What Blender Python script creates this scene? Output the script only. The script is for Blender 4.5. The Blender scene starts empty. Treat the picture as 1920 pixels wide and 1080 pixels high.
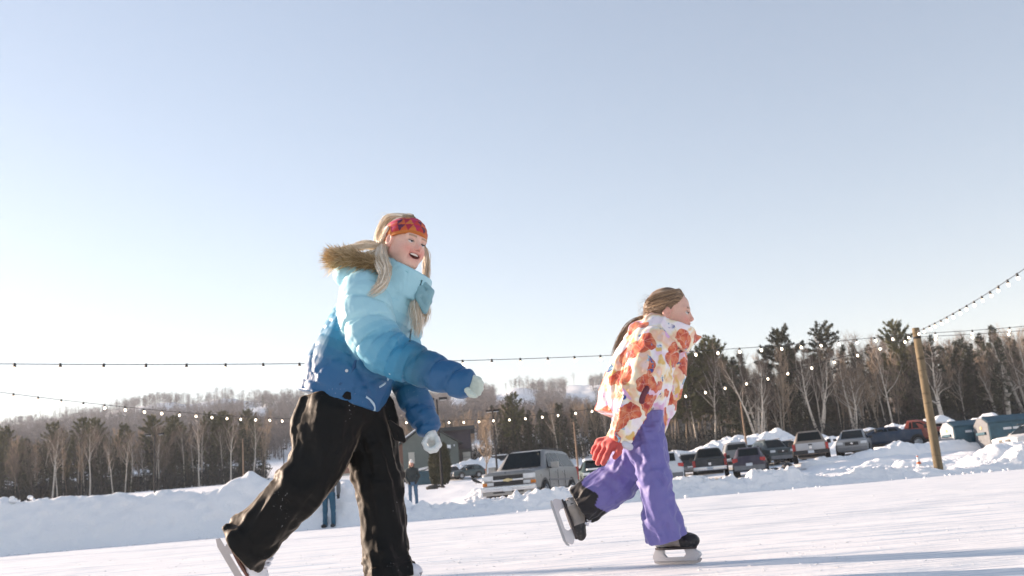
import bpy, bmesh, math, random
import numpy as np
from mathutils import Vector, Matrix
C = bpy.context.scene.collection
SC = bpy.context.scene
rad = math.radians

# ------------------------------------------------------------------ camera
F_PX, PITCH, ROLL, CAM_H = 1800.0, rad(12.4), rad(4.86), 0.35
CAM = np.array([0.0, 0.0, CAM_H])
_f = np.array([0, math.cos(PITCH), math.sin(PITCH)])
_r0 = np.array([1.0, 0, 0]); _u0 = np.array([0, -math.sin(PITCH), math.cos(PITCH)])
_r = _r0*math.cos(ROLL) - _u0*math.sin(ROLL)
_u = _u0*math.cos(ROLL) + _r0*math.sin(ROLL)
cam_d = bpy.data.cameras.new('camera'); cam = bpy.data.objects.new('camera', cam_d); C.objects.link(cam)
cam_d.sensor_width = 36.0; cam_d.lens = 36.0*F_PX/1920.0; cam_d.clip_end = 6000; cam_d.clip_start = 0.05
cam.matrix_world = Matrix(((_r[0], _u[0], -_f[0], CAM[0]), (_r[1], _u[1], -_f[1], CAM[1]), (_r[2], _u[2], -_f[2], CAM[2]), (0, 0, 0, 1)))
cam_d.dof.use_dof = True; cam_d.dof.focus_distance = 4.1; cam_d.dof.aperture_fstop = 6.3
SC.camera = cam

def ray(px, py):
    return _f + _r*(px-960.0)/F_PX - _u*(py-540.0)/F_PX
def at(px, py, Y):
    d = ray(px, py); return CAM + d*(Y/d[1])
def on_z(px, py, z):
    d = ray(px, py); return CAM + d*((z-CAM_H)/d[2])
def px_of(p):
    q = np.asarray(p, float)-CAM; w = q@_f
    return 960+F_PX*(q@_r)/w, 540-F_PX*(q@_u)/w
def horizon(px): return 938-0.085*(px-960)

# ------------------------------------------------------------------ light
SUN_EL = rad(12.5); SUN_DIR = np.array([-0.885, 0.465, 0.0]); SUN_DIR /= np.linalg.norm(SUN_DIR)
SUN_VEC = np.array([SUN_DIR[0]*math.cos(SUN_EL), SUN_DIR[1]*math.cos(SUN_EL), math.sin(SUN_EL)])
w = bpy.data.worlds.new('World'); SC.world = w; w.use_nodes = True
wn = w.node_tree; bg = wn.nodes['Background']
sky = wn.nodes.new('ShaderNodeTexSky'); sky.sky_type = 'NISHITA'; sky.sun_disc = False
sky.sun_elevation = SUN_EL; sky.sun_rotation = math.atan2(SUN_DIR[0], SUN_DIR[1])
sky.altitude = 300; sky.air_density = 1.0; sky.dust_density = 0.25; sky.ozone_density = 1.6
gm = wn.nodes.new('ShaderNodeGamma'); gm.inputs['Gamma'].default_value = 0.75
hs = wn.nodes.new('ShaderNodeHueSaturation'); hs.inputs['Saturation'].default_value = 0.96
tn = wn.nodes.new('ShaderNodeMix'); tn.data_type = 'RGBA'; tn.blend_type = 'MULTIPLY'; tn.inputs[0].default_value = 1.0; tn.inputs[7].default_value = (1.36, 1.185, 1.115, 1)
wn.links.new(sky.outputs[0], gm.inputs['Color']); wn.links.new(gm.outputs[0], hs.inputs['Color']); wn.links.new(hs.outputs[0], tn.inputs[6]); wn.links.new(tn.outputs[2], bg.inputs[0])
bg.inputs[1].default_value = 0.105
sl = bpy.data.lights.new('sun', 'SUN'); sl.energy = 5.0; sl.angle = rad(0.5); sl.color = (1.0, 0.78, 0.61)
so = bpy.data.objects.new('sun', sl); C.objects.link(so)
so.rotation_euler = Vector(SUN_VEC).to_track_quat('Z', 'Y').to_euler()
SC.view_settings.view_transform = 'Standard'; SC.view_settings.look = 'None'
SC.view_settings.gamma = 1.0; SC.view_settings.exposure = 1.52; SC.view_settings.use_curve_mapping = False
SC.render.engine = 'CYCLES'
SC.cycles.use_denoising = True; SC.cycles.max_bounces = 6; SC.cycles.diffuse_bounces = 4; SC.cycles.glossy_bounces = 3
SC.cycles.transmission_bounces = 4; SC.cycles.transparent_max_bounces = 8; SC.cycles.volume_bounces = 0
SC.cycles.caustics_reflective = False; SC.cycles.caustics_refractive = False
# ------------------------------------------------------------------ helpers: objects, labels, materials
def link(name, me, parent=None, mat=None):
    o = bpy.data.objects.new(name, me); C.objects.link(o)
    if mat is not None:
        for m in (mat if isinstance(mat, (list, tuple)) else [mat]): me.materials.append(m)
    if parent is not None: o.parent = parent
    return o
def tag(o, label=None, cat=None, group=None, kind=None):
    if label: o['label'] = label
    if cat: o['category'] = cat
    if group: o['group'] = group
    if kind: o['kind'] = kind
    return o
def empty(name, loc=(0, 0, 0), rz=0.0):
    o = bpy.data.objects.new(name, None); C.objects.link(o); o.location = [float(v) for v in loc]; o.rotation_euler = (0, 0, rz); o.empty_display_size = 0.2
    return o
def copy_tree(o, parent=None):
    c = o.copy(); C.objects.link(c)
    if parent is not None: c.parent = parent
    for ch in o.children: copy_tree(ch, c)
    return c
def mesh_np(name, V, Fc, smooth=True, angle=None):
    me = bpy.data.meshes.new(name)
    V = np.asarray(V, np.float32)
    if isinstance(Fc, np.ndarray):
        n, k = Fc.shape
        me.vertices.add(len(V)); me.vertices.foreach_set('co', V.ravel())
        me.loops.add(n*k); me.loops.foreach_set('vertex_index', Fc.astype(np.int32).ravel())
        me.polygons.add(n); me.polygons.foreach_set('loop_start', np.arange(0, n*k, k, dtype=np.int32))
        me.update(calc_edges=True)
    else:
        me.from_pydata(V.tolist(), [], [list(map(int, f)) for f in Fc])
    me.validate()
    me.polygons.foreach_set('use_smooth', np.full(len(me.polygons), bool(smooth)))
    if angle is not None: me.set_sharp_from_angle(angle=rad(angle))
    me.update()
    return me
def set_col(me, cols, name='Col'):
    a = me.color_attributes.new(name, 'FLOAT_COLOR', 'POINT')
    c = np.ones((len(me.vertices), 4), np.float32); c[:, :3] = cols[:, :3]
    if cols.shape[1] > 3: c[:, 3] = cols[:, 3]
    a.data.foreach_set('color', c.ravel())
def set_f(me, vals, name):
    a = me.attributes.new(name, 'FLOAT', 'POINT'); a.data.foreach_set('value', np.asarray(vals, np.float32).ravel())

class MB:
    """collects simple shapes into one mesh"""
    def __init__(s): s.V = []; s.F = []
    def add(s, V, Fc):
        b = len(s.V); s.V += [tuple(map(float, v)) for v in V]; s.F += [tuple(i+b for i in f) for f in Fc]; return s
    def box(s, c, d, M=None, taper=1.0):
        x, y, z = d[0]/2, d[1]/2, d[2]/2
        V = [(-x, -y, -z), (x, -y, -z), (x, y, -z), (-x, y, -z), (-x*taper, -y*taper, z), (x*taper, -y*taper, z), (x*taper, y*taper, z), (-x*taper, y*taper, z)]
        if M is not None: V = [tuple(M@Vector(v)) for v in V]
        V = [(v[0]+c[0], v[1]+c[1], v[2]+c[2]) for v in V]
        return s.add(V, [(0, 3, 2, 1), (4, 5, 6, 7), (0, 1, 5, 4), (1, 2, 6, 5), (2, 3, 7, 6), (3, 0, 4, 7)])
    def tube(s, P, R, n=8, cap=True):
        V, Fc = tube_np(np.asarray(P, float), R, n)
        Fl = [tuple(f) for f in Fc]
        if cap:
            m = len(P); Fl.append(tuple(range(n-1, -1, -1))); Fl.append(tuple((m-1)*n+i for i in range(n)))
        return s.add(V, Fl)
    def lathe(s, prof, M=None, n=20):
        V = []; Fc = []
        for r, z in prof:
            for k in range(n):
                a = 2*math.pi*k/n; v = Vector((r*math.cos(a), r*math.sin(a), z)); V.append(tuple(M@v) if M is not None else tuple(v))
        for i in range(len(prof)-1):
            for k in range(n): Fc.append((i*n+k, i*n+(k+1) % n, (i+1)*n+(k+1) % n, (i+1)*n+k))
        return s.add(V, Fc)
    def prism(s, poly, lo, hi, M=None):
        """polygon in xz extruded along y"""
        n = len(poly)
        V = [Vector((x, lo, z)) for x, z in poly]+[Vector((x, hi, z)) for x, z in poly]
        if M is not None: V = [M@v for v in V]
        Fc = [tuple(range(n)), tuple(range(2*n-1, n-1, -1))]+[(i, i+n, (i+1) % n+n, (i+1) % n) for i in range(n)]
        return s.add(V, Fc)
    def build(s, name, mat, parent=None, smooth=True, angle=35, bevel=None):
        me = bpy.data.meshes.new(name); me.from_pydata(s.V, [], s.F)
        bm = bmesh.new(); bm.from_mesh(me)
        bmesh.ops.recalc_face_normals(bm, faces=bm.faces)
        if bevel:
            es = [e for e in bm.edges if e.is_manifold and e.calc_face_angle(0) > rad(40)]
            bmesh.ops.bevel(bm, geom=es, offset=bevel, segments=2, affect='EDGES', profile=0.7)
        bm.to_mesh(me); bm.free()
        me.polygons.foreach_set('use_smooth', [smooth]*len(me.polygons))
        if smooth: me.set_sharp_from_angle(angle=rad(angle))
        return link(name, me, parent, mat)

def tube_np(P, R, n=6):
    P = np.asarray(P, float); m = len(P); R = np.broadcast_to(np.asarray(R, float), (m,))
    T = np.gradient(P, axis=0); T /= np.linalg.norm(T, axis=1)[:, None]+1e-12
    ref = np.array([0.13, 0.31, 0.94]); 
    if abs(T.mean(0)@ref) > .85: ref = np.array([0.95, 0.2, 0.1])
    A = np.cross(T, ref); A /= np.linalg.norm(A, axis=1)[:, None]+1e-12
    B = np.cross(T, A)
    a = np.arange(n)*2*math.pi/n
    V = P[:, None]+R[:, None, None]*(A[:, None]*np.cos(a)[None, :, None]+B[:, None]*np.sin(a)[None, :, None])
    i = np.arange(m-1)[:, None]*n; k = np.arange(n)[None]; k2 = (k+1) % n
    Fc = np.stack([i+k, i+k2, i+n+k2, i+n+k], -1).reshape(-1, 4)
    return V.reshape(-1, 3), Fc

# ---- materials
def S2L(c):
    c = np.asarray(c, float)/255.0
    return tuple(np.where(c <= 0.04045, c/12.92, ((c+0.055)/1.055)**2.4))
class NT:
    def __init__(s, name):
        s.m = bpy.data.materials.new(name); s.m.use_nodes = True; s.t = s.m.node_tree; s.b = s.t.nodes['Principled BSDF']
    def n(s, typ, **kw):
        nd = s.t.nodes.new(typ)
        for k, v in kw.items(): setattr(nd, k, v)
        return nd
    def l(s, a, b): s.t.links.new(a, b)
    def coord(s, kind='Object'): return s.n('ShaderNodeTexCoord').outputs[kind]
    def mapping(s, v, scale=(1, 1, 1), rot=(0, 0, 0), loc=(0, 0, 0)):
        m = s.n('ShaderNodeMapping'); s.l(v, m.inputs[0]); m.inputs['Scale'].default_value = scale; m.inputs['Rotation'].default_value = rot; m.inputs['Location'].default_value = loc; return m.outputs[0]
    def noise(s, v, scale, detail=4, rough=0.55, dist=0.0):
        x = s.n('ShaderNodeTexNoise'); s.l(v, x.inputs['Vector']); x.inputs['Scale'].default_value = scale; x.inputs['Detail'].default_value = detail; x.inputs['Roughness'].default_value = rough; x.inputs['Distortion'].default_value = dist; return x
    def ramp(s, fac, stops, interp='LINEAR'):
        r = s.n('ShaderNodeValToRGB'); r.color_ramp.interpolation = interp
        e = r.color_ramp.elements
        while len(e) < len(stops): e.new(0.5)
        for q, (p, c) in zip(e, stops): q.position = p; q.color = (c[0], c[1], c[2], 1) if len(c) == 3 else c
        s.l(fac, r.inputs[0]); return r.outputs[0]
    def mix(s, fac, a, b, mode='MIX'):
        x = s.n('ShaderNodeMix', data_type='RGBA', blend_type=mode)
        for sock, v in ((x.inputs[0], fac), (x.inputs[6], a), (x.inputs[7], b)):
            if hasattr(v, 'is_output'): s.l(v, sock)
            elif isinstance(v, (int, float)): sock.default_value = v
            else: sock.default_value = (*v[:3], 1)
        return x.outputs[2]
    def math(s, op, a, b=0.0):
        x = s.n('ShaderNodeMath', operation=op)
        for i, v in enumerate((a, b)):
            if hasattr(v, 'is_output'): s.l(v, x.inputs[i])
            else: x.inputs[i].default_value = v
        return x.outputs[0]
    def attr(s, name): return s.n('ShaderNodeAttribute', attribute_name=name)
    def col(s, v):
        if hasattr(v, 'is_output'): s.l(v, s.b.inputs['Base Color'])
        else: s.b.inputs['Base Color'].default_value = (*v[:3], 1)
        return s
    def set(s, **kw):
        for k, v in kw.items():
            i = s.b.inputs[k.replace('_', ' ')]
            if hasattr(v, 'is_output'): s.l(v, i)
            else: i.default_value = v
        return s
    def bump(s, h, strength=0.4, dist=0.02):
        b = s.n('ShaderNodeBump'); s.l(h, b.inputs['Height']); b.inputs['Strength'].default_value = strength; b.inputs['Distance'].default_value = dist; s.l(b.outputs[0], s.b.inputs['Normal']); return s
def mat(name, c, rough=0.6, var=0.15, scale=8.0, metallic=0.0, spec=0.5, bump=0.0, bscale=60.0, bdist=0.004, **kw):
    t = NT(name); co = t.coord()
    nz = t.noise(co, scale, 5)
    a = tuple(max(0, x*(1-var)) for x in c); b = tuple(min(1, x*(1+var)) for x in c)
    t.col(t.ramp(nz.outputs[0], [(0.3, a), (0.7, b)]))
    t.set(Roughness=rough, Metallic=metallic)
    t.b.inputs['Specular IOR Level'].default_value = spec
    if bump: t.bump(t.noise(co, bscale, 4).outputs[0], bump, bdist)
    t.set(**kw)
    return t.m

# ---- noise in numpy
_rng = np.random.RandomState(7); _TB = _rng.rand(64, 64, 64).astype(np.float32)*2-1
def vnoise(p):
    p = np.asarray(p, np.float32); i = np.floor(p).astype(np.int32); f = p-i; f = f*f*f*(f*(f*6-15)+10)
    i &= 63; j = (i+1) & 63; x, y, z = f[..., 0], f[..., 1], f[..., 2]
    g = lambda a, b, c: _TB[a, b, c]
    c00 = g(i[..., 0], i[..., 1], i[..., 2])*(1-x)+g(j[..., 0], i[..., 1], i[..., 2])*x
    c10 = g(i[..., 0], j[..., 1], i[..., 2])*(1-x)+g(j[..., 0], j[..., 1], i[..., 2])*x
    c01 = g(i[..., 0], i[..., 1], j[..., 2])*(1-x)+g(j[..., 0], i[..., 1], j[..., 2])*x
    c11 = g(i[..., 0], j[..., 1], j[..., 2])*(1-x)+g(j[..., 0], j[..., 1], j[..., 2])*x
    return (c00*(1-y)+c10*y)*(1-z)+(c01*(1-y)+c11*y)*z
def fbm(p, oct=4, gain=0.5):
    p = np.asarray(p, np.float32); a = 1.0; s = 0
    for k in range(oct): s = s+a*vnoise(p*(2.0**k)+k*17.3); a *= gain
    return s
def smooth(a, b, x):
    t = np.clip((x-a)/(b-a+1e-12), 0, 1); return t*t*(3-2*t)

# ---- implicit surfaces
def smin(a, b, k):
    h = np.maximum(k-np.abs(a-b), 0)/k; return np.minimum(a, b)-h*h*k*0.25
def smax(a, b, k): return -smin(-a, -b, k)
def sd_cone(p, a, b, ra, rb):
    a = np.asarray(a, np.float32); b = np.asarray(b, np.float32); ba = b-a; q = p-a
    t = np.clip(q@ba/(ba@ba+1e-9), 0, 1)
    return np.linalg.norm(q-t[:, None]*ba, axis=1)-(ra+(rb-ra)*t), t
def sd_ell(p, c, r):
    r = np.asarray(r, np.float32); q = (p-np.asarray(c, np.float32))
    k0 = np.linalg.norm(q/r, axis=1); k1 = np.linalg.norm(q/(r*r), axis=1)
    return k0*(k0-1)/(k1+1e-6)
def catmull(P, n):
    P = np.asarray(P, float); Q = np.vstack([2*P[0]-P[1], P, 2*P[-1]-P[-2]]); out = []
    for i in range(len(P)-1):
        p0, p1, p2, p3 = Q[i:i+4]
        for t in np.arange(n)/n:
            out.append(0.5*((2*p1)+(-p0+p2)*t+(2*p0-5*p1+4*p2-p3)*t*t+(-p0+3*p1-3*p2+p3)*t**3))
    out.append(P[-1]); return np.array(out)
class Limb:
    """smooth tapered chain; eval gives distance, arc length s, angle th"""
    def __init__(s, pts, r, n=5, ref=(0, -1, 0)):
        A = np.hstack([np.asarray(pts, float), np.asarray(r, float)[:, None]])
        A = catmull(A, n); s.P = A[:, :3].astype(np.float32); s.R = A[:, 3].astype(np.float32)
        L = np.linalg.norm(np.diff(s.P, axis=0), axis=1); s.S = np.concatenate([[0], np.cumsum(L)]).astype(np.float32); s.len = s.S[-1]
        s.ref = np.asarray(ref, np.float32)
    def eval(s, p, want=True):
        d = np.full(len(p), 1e3, np.float32); sv = np.zeros(len(p), np.float32); vec = np.zeros((len(p), 3), np.float32); tv = np.zeros((len(p), 3), np.float32); rv = np.zeros(len(p), np.float32)
        for i in range(len(s.P)-1):
            a, b = s.P[i], s.P[i+1]; ba = b-a; q = p-a; t = np.clip(q@ba/(ba@ba+1e-9), 0, 1)
            v = q-t[:, None]*ba; r = s.R[i]+(s.R[i+1]-s.R[i])*t; dd = np.linalg.norm(v, axis=1)-r
            m = dd < d; d = np.where(m, dd, d)
            if want:
                sv = np.where(m, s.S[i]+t*(s.S[i+1]-s.S[i]), sv); vec[m] = v[m]; tv[m] = ba/np.linalg.norm(ba); rv = np.where(m, r, rv)
        if not want: return d
        x = s.ref[None]-tv*(tv@s.ref)[:, None]; x /= np.linalg.norm(x, axis=1)[:, None]+1e-6; y = np.cross(tv, x)
        return d, sv, np.arctan2((vec*y).sum(1), (vec*x).sum(1)), rv
def iso(f, lo, hi, h, coarse=4):
    """mesh of f<0: narrow-band evaluation and surface nets"""
    lo = np.asarray(lo, float); hi = np.asarray(hi, float); H = h*coarse
    nc = np.ceil((hi-lo)/H).astype(int)+1
    gx = [lo[k]+np.arange(nc[k])*H for k in range(3)]
    G = np.stack(np.meshgrid(*gx, indexing='ij'), -1).reshape(-1, 3).astype(np.float32)
    cv = f(G).reshape(nc)
    n = (nc-1)*coarse+1
    near = np.abs(cv) < H*2.2
    for ax in range(3):
        a = near.copy(); s1 = [slice(None)]*3; s2 = [slice(None)]*3; s1[ax] = slice(1, None); s2[ax] = slice(None, -1)
        a[tuple(s1)] |= near[tuple(s2)]; a[tuple(s2)] |= near[tuple(s1)]; near = a
    idx = [np.minimum((np.arange(n[k])+coarse//2)//coarse, nc[k]-1) for k in range(3)]
    vol = cv[np.ix_(*idx)].astype(np.float32); msk = near[np.ix_(*idx)]
    I = np.argwhere(msk); P = (lo+I*h).astype(np.float32); out = np.empty(len(P), np.float32)
    for s in range(0, len(P), 400000): out[s:s+400000] = f(P[s:s+400000])
    vol[msk] = out
    vol[0] = vol[-1] = 1; vol[:, 0] = vol[:, -1] = 1; vol[:, :, 0] = vol[:, :, -1] = 1
    ins = vol < 0
    cnt = np.zeros(np.array(n)-1, np.int8)
    offs = [(a, b, c) for a in (0, 1) for b in (0, 1) for c in (0, 1)]
    for a, b, c in offs: cnt += ins[a:n[0]-1+a, b:n[1]-1+b, c:n[2]-1+c]
    act = (cnt > 0) & (cnt < 8); A = np.argwhere(act)
    num = np.zeros((len(A), 3)); den = np.zeros(len(A))
    for i, o in enumerate(offs):
        for j in range(3):
            if o[j]: continue
            o2 = list(o); o2[j] = 1
            v1 = vol[A[:, 0]+o[0], A[:, 1]+o[1], A[:, 2]+o[2]]; v2 = vol[A[:, 0]+o2[0], A[:, 1]+o2[1], A[:, 2]+o2[2]]
            m = (v1 < 0) != (v2 < 0); t = np.where(m, v1/(v1-v2+1e-12), 0)
            pt = np.array(o, float)[None]+0*num; pt[:, j] = t
            num += pt*m[:, None]; den += m
    V = lo+(A+num/den[:, None])*h
    vid = np.full(act.shape, -1, np.int64); vid[act] = np.arange(len(A))
    Q = []
    for ax in range(3):
        s1 = [slice(None)]*3; s2 = [slice(None)]*3; s1[ax] = slice(0, -1); s2[ax] = slice(1, None)
        E = ins[tuple(s1)] != ins[tuple(s2)]; e = np.argwhere(E); b, c = (ax+1) % 3, (ax+2) % 3
        ok = (e[:, b] > 0) & (e[:, c] > 0) & (e[:, b] < n[b]-1) & (e[:, c] < n[c]-1); e = e[ok]
        flip = ins[tuple(e.T)]
        q = []
        for db, dc in ((-1, -1), (0, -1), (0, 0), (-1, 0)):
            g = e.copy(); g[:, b] += db; g[:, c] += dc; q.append(vid[tuple(g.T)])
        q = np.stack(q, 1); q[~flip] = q[~flip][:, ::-1]; Q.append(q)
    return V, np.vstack(Q)
def relax(V, Q, it=1, lam=0.5):
    E = np.vstack([Q[:, [0, 1]], Q[:, [1, 2]], Q[:, [2, 3]], Q[:, [3, 0]]])
    for _ in range(it):
        s = np.zeros_like(V); c = np.zeros(len(V)); np.add.at(s, E[:, 0], V[E[:, 1]]); np.add.at(s, E[:, 1], V[E[:, 0]]); np.add.at(c, E[:, 0], 1); np.add.at(c, E[:, 1], 1)
        V = V+lam*(s/np.maximum(c, 1)[:, None]-V)
    return V
# ------------------------------------------------------------------ setting: terrain, ice, snow banks
def snow_mat(name, c=(0.86, 0.87, 0.89), lump=18.0, strength=0.6, grain=True):
    t = NT(name); co = t.coord()
    big = t.noise(co, 0.35, 4); fine = t.noise(co, lump, 6, 0.6)
    t.col(t.ramp(big.outputs[0], [(0.25, tuple(x*0.95 for x in c)), (0.75, c)]))
    t.set(Roughness=0.65); t.b.inputs['Specular IOR Level'].default_value = 0.25
    h = t.math('ADD', fine.outputs[0], t.math('MULTIPLY', t.noise(co, lump*6, 3).outputs[0], 0.35))
    t.bump(h, strength, 0.05)
    return t.m
M_SNOW = snow_mat('snow', (.89, .895, .91), lump=6.0)
M_PILE = snow_mat('piled snow', (.92, .93, .945), lump=9.0, strength=0.8)
def ice_mat():
    t = NT('rink ice'); co = t.coord()
    st = t.mapping(co, (0.55, 5.0, 1), rot=(0, 0, rad(-20)))
    a = t.noise(st, 1.3, 6, 0.62, 0.6); b = t.noise(co, 2.2, 7, 0.65); d = t.noise(co, 34, 5, 0.7)
    base = t.ramp(a.outputs[0], [(0.40, (0.58, 0.64, 0.71)), (0.475, (0.82, 0.83, 0.85)), (0.60, (0.91, 0.90, 0.905))])
    base = t.mix(t.ramp(b.outputs[0], [(0.46, (0, 0, 0)), (0.66, (1, 1, 1))]), base, (0.92, 0.91, 0.91))
    # long thin skate scratches in several directions
    sc = None
    for k, (rz, s) in enumerate(((rad(-8), 1.0), (rad(21), 1.3), (rad(-38), 0.9))):
        w = t.n('ShaderNodeTexWave', wave_type='BANDS', bands_direction='Y'); t.l(t.mapping(co, (0.5*s, 2.3*s, 1), rot=(0, 0, rz), loc=(k*3.1, k*1.7, 0)), w.inputs[0])
        w.inputs['Scale'].default_value = 1.7; w.inputs['Distortion'].default_value = 7.0; w.inputs['Detail'].default_value = 3; w.inputs['Detail Scale'].default_value = 0.35
        m = t.ramp(w.outputs['Fac'], [(0.0, (1, 1, 1)), (0.06, (0, 0, 0))])
        m = t.mix(1.0, m, t.ramp(t.noise(co, 0.9+k*.4, 3).outputs[0], [(0.5, (0, 0, 0)), (0.62, (1, 1, 1))]), 'MULTIPLY')
        sc = m if sc is None else t.mix(1.0, sc, m, 'ADD')
    base = t.mix(t.math('MULTIPLY', sc, 0.75), base, (0.50, 0.55, 0.61))
    for k, (rz, sx) in enumerate(((rad(4), .30), (rad(-17), .42), (rad(33), .5))):
        n = t.noise(t.mapping(co, (sx, 5.5, 1), rot=(0, 0, rz), loc=(k*5.3, k*2.9, k)), 1.5, 2, .5)
        ln = t.mix(1.0, t.ramp(n.outputs[0], [(0.482, (0, 0, 0)), (0.5, (1, 1, 1)), (0.518, (0, 0, 0))]), t.ramp(t.noise(t.mapping(co, loc=(k*7, 0, 0)), 1.1, 3).outputs[0], [(0.48, (0, 0, 0)), (0.58, (1, 1, 1))]), 'MULTIPLY')
        base = t.mix(t.math('MULTIPLY', ln, 0.55), base, (0.47, 0.53, 0.60)); sc = t.mix(1.0, sc, ln, 'ADD')
    t.col(base)
    t.set(Roughness=t.ramp(b.outputs[0], [(0.3, (0.42,)*3), (0.6, (0.7,)*3)])); t.b.inputs['Specular IOR Level'].default_value = 0.3
    h = t.math('SUBTRACT', t.math('ADD', t.math('MULTIPLY', d.outputs[0], 0.5), b.outputs[0]), t.math('MULTIPLY', sc, 0.3))
    t.bump(h, 0.5, 0.014)
    return t.m
M_ICE = ice_mat()

def u_of(px):
    d = ray(px, horizon(px)); return d[0]/d[1]
PXS = np.array([-900, -300, 0, 250, 500, 650, 800, 1000, 1300, 1450, 1600, 1920, 2600], float)
US = np.array([u_of(p) for p in PXS])
YS = np.array([-3000, 0, 28.3, 31, 36, 43, 51, 57, 62, 75, 90, 110, 130, 160, 200, 260, 360, 500, 800, 1000, 1500, 4000], float)
_L = [0, 0, .0, .15, .3, .5, .9, 1.3, 1.6, 2.4, 3.3, 4.4, 5.4, 6.7, 9.0, 14, 27, 48]
_M = [0, 0, .0, .10, .20, .40, .62, .95, 1.2, 1.8, 2.2, 2.9, 5.2, 6.8, 9.5, 15, 27, 48]
_R = [0, 0, .0, .10, .18, .28, .38, 1.05, 1.42, 1.55, 2.6, 3.3, 4.2, 5.6, 7.5, 10, 14, 20]
RIDGE = {-900: 50, -300: 72, 0: 90, 250: 100, 500: 98, 650: 92, 800: 86, 1000: 86, 1300: 88, 1450: 70, 1600: 50, 1920: 40, 2600: 40}
TBL = np.zeros((len(PXS), len(YS)))
for i, p in enumerate(PXS):
    wl = 1-smooth(550, 800, p); wr = smooth(950, 1350, p); wm = max(0, 1-wl-wr)
    row = wl*np.array(_L)+wm*np.array(_M)+wr*np.array(_R); r = RIDGE[int(p)]
    if p in (1300, 1450): row = row.copy(); row[7], row[8], row[9] = (.42, .50, 1.5) if p == 1300 else (.55, .85, 1.5)
    TBL[i] = np.concatenate([row, [r, r*0.9, r*0.6, 20]])
def hz(x, y):
    x = np.asarray(x, float); y = np.asarray(y, float)
    u = np.clip(x/np.maximum(y, 5), US[0], US[-1]); i = np.clip(np.searchsorted(US, u)-1, 0, len(US)-2); fu = (u-US[i])/(US[i+1]-US[i])
    yy = np.clip(y, YS[0], YS[-1]-1); j = np.clip(np.searchsorted(YS, yy)-1, 0, len(YS)-2); fy = (yy-YS[j])/(YS[j+1]-YS[j])
    return (TBL[i, j]*(1-fy)+TBL[i, j+1]*fy)*(1-fu)+(TBL[i+1, j]*(1-fy)+TBL[i+1, j+1]*fy)*fu
def ground_z(x, y):
    z = hz(x, y); x = np.asarray(x, float); y = np.asarray(y, float)
    amp = 0.05*smooth(30, 33, y)+0.06*np.exp(-((y-55)/4.0)**2)*smooth(8, 13, x)+0.8*smooth(200, 400, y)+4.0*smooth(400, 800, y)
    s = 0.9/(1+smooth(150, 400, y)*30)
    P = np.stack([x*s, y*s, 0*x], -1); n = fbm(P, 4)
    return z+amp*n-0.06*(1-smooth(28.0, 28.6, y))
ys = np.concatenate([[-2500, -600, -150, -40, -10, 0, 8, 16, 22, 26], np.arange(27.8, 66, 0.35), np.geomspace(66.5, 1500, 230), [2000, 3000, 4000]])
us = np.linspace(-1.25, 1.1, 520)
Yg, Ug = np.meshgrid(ys, us, indexing='ij'); Xg = Ug*(np.abs(Yg)+25)
Zg = ground_z(Xg, Yg); n1, n2 = Yg.shape
ii = np.arange(n1-1)[:, None]*n2+np.arange(n2-1)[None]
Q = np.stack([ii, ii+1, ii+n2+1, ii+n2], -1).reshape(-1, 4)
me = mesh_np('ground', np.stack([Xg, Yg, Zg], -1).reshape(-1, 3), Q)
tag(link('snowy_ground', me, mat=M_SNOW), kind='structure')
# rink ice
xs = np.linspace(-34, 34, 120); yy = np.linspace(-20, 28.9, 90)
X, Y = np.meshgrid(xs, yy, indexing='ij'); i2 = np.arange(119)[:, None]*90+np.arange(89)[None]
me = mesh_np('ice', np.stack([X, Y, 0.002*fbm(np.stack([X*.7, Y*.7, 0*X], -1), 3)], -1).reshape(-1, 3), np.stack([i2, i2+90, i2+91, i2+1], -1).reshape(-1, 4))
tag(link('ice_rink', me, mat=M_ICE), kind='structure')

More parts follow.
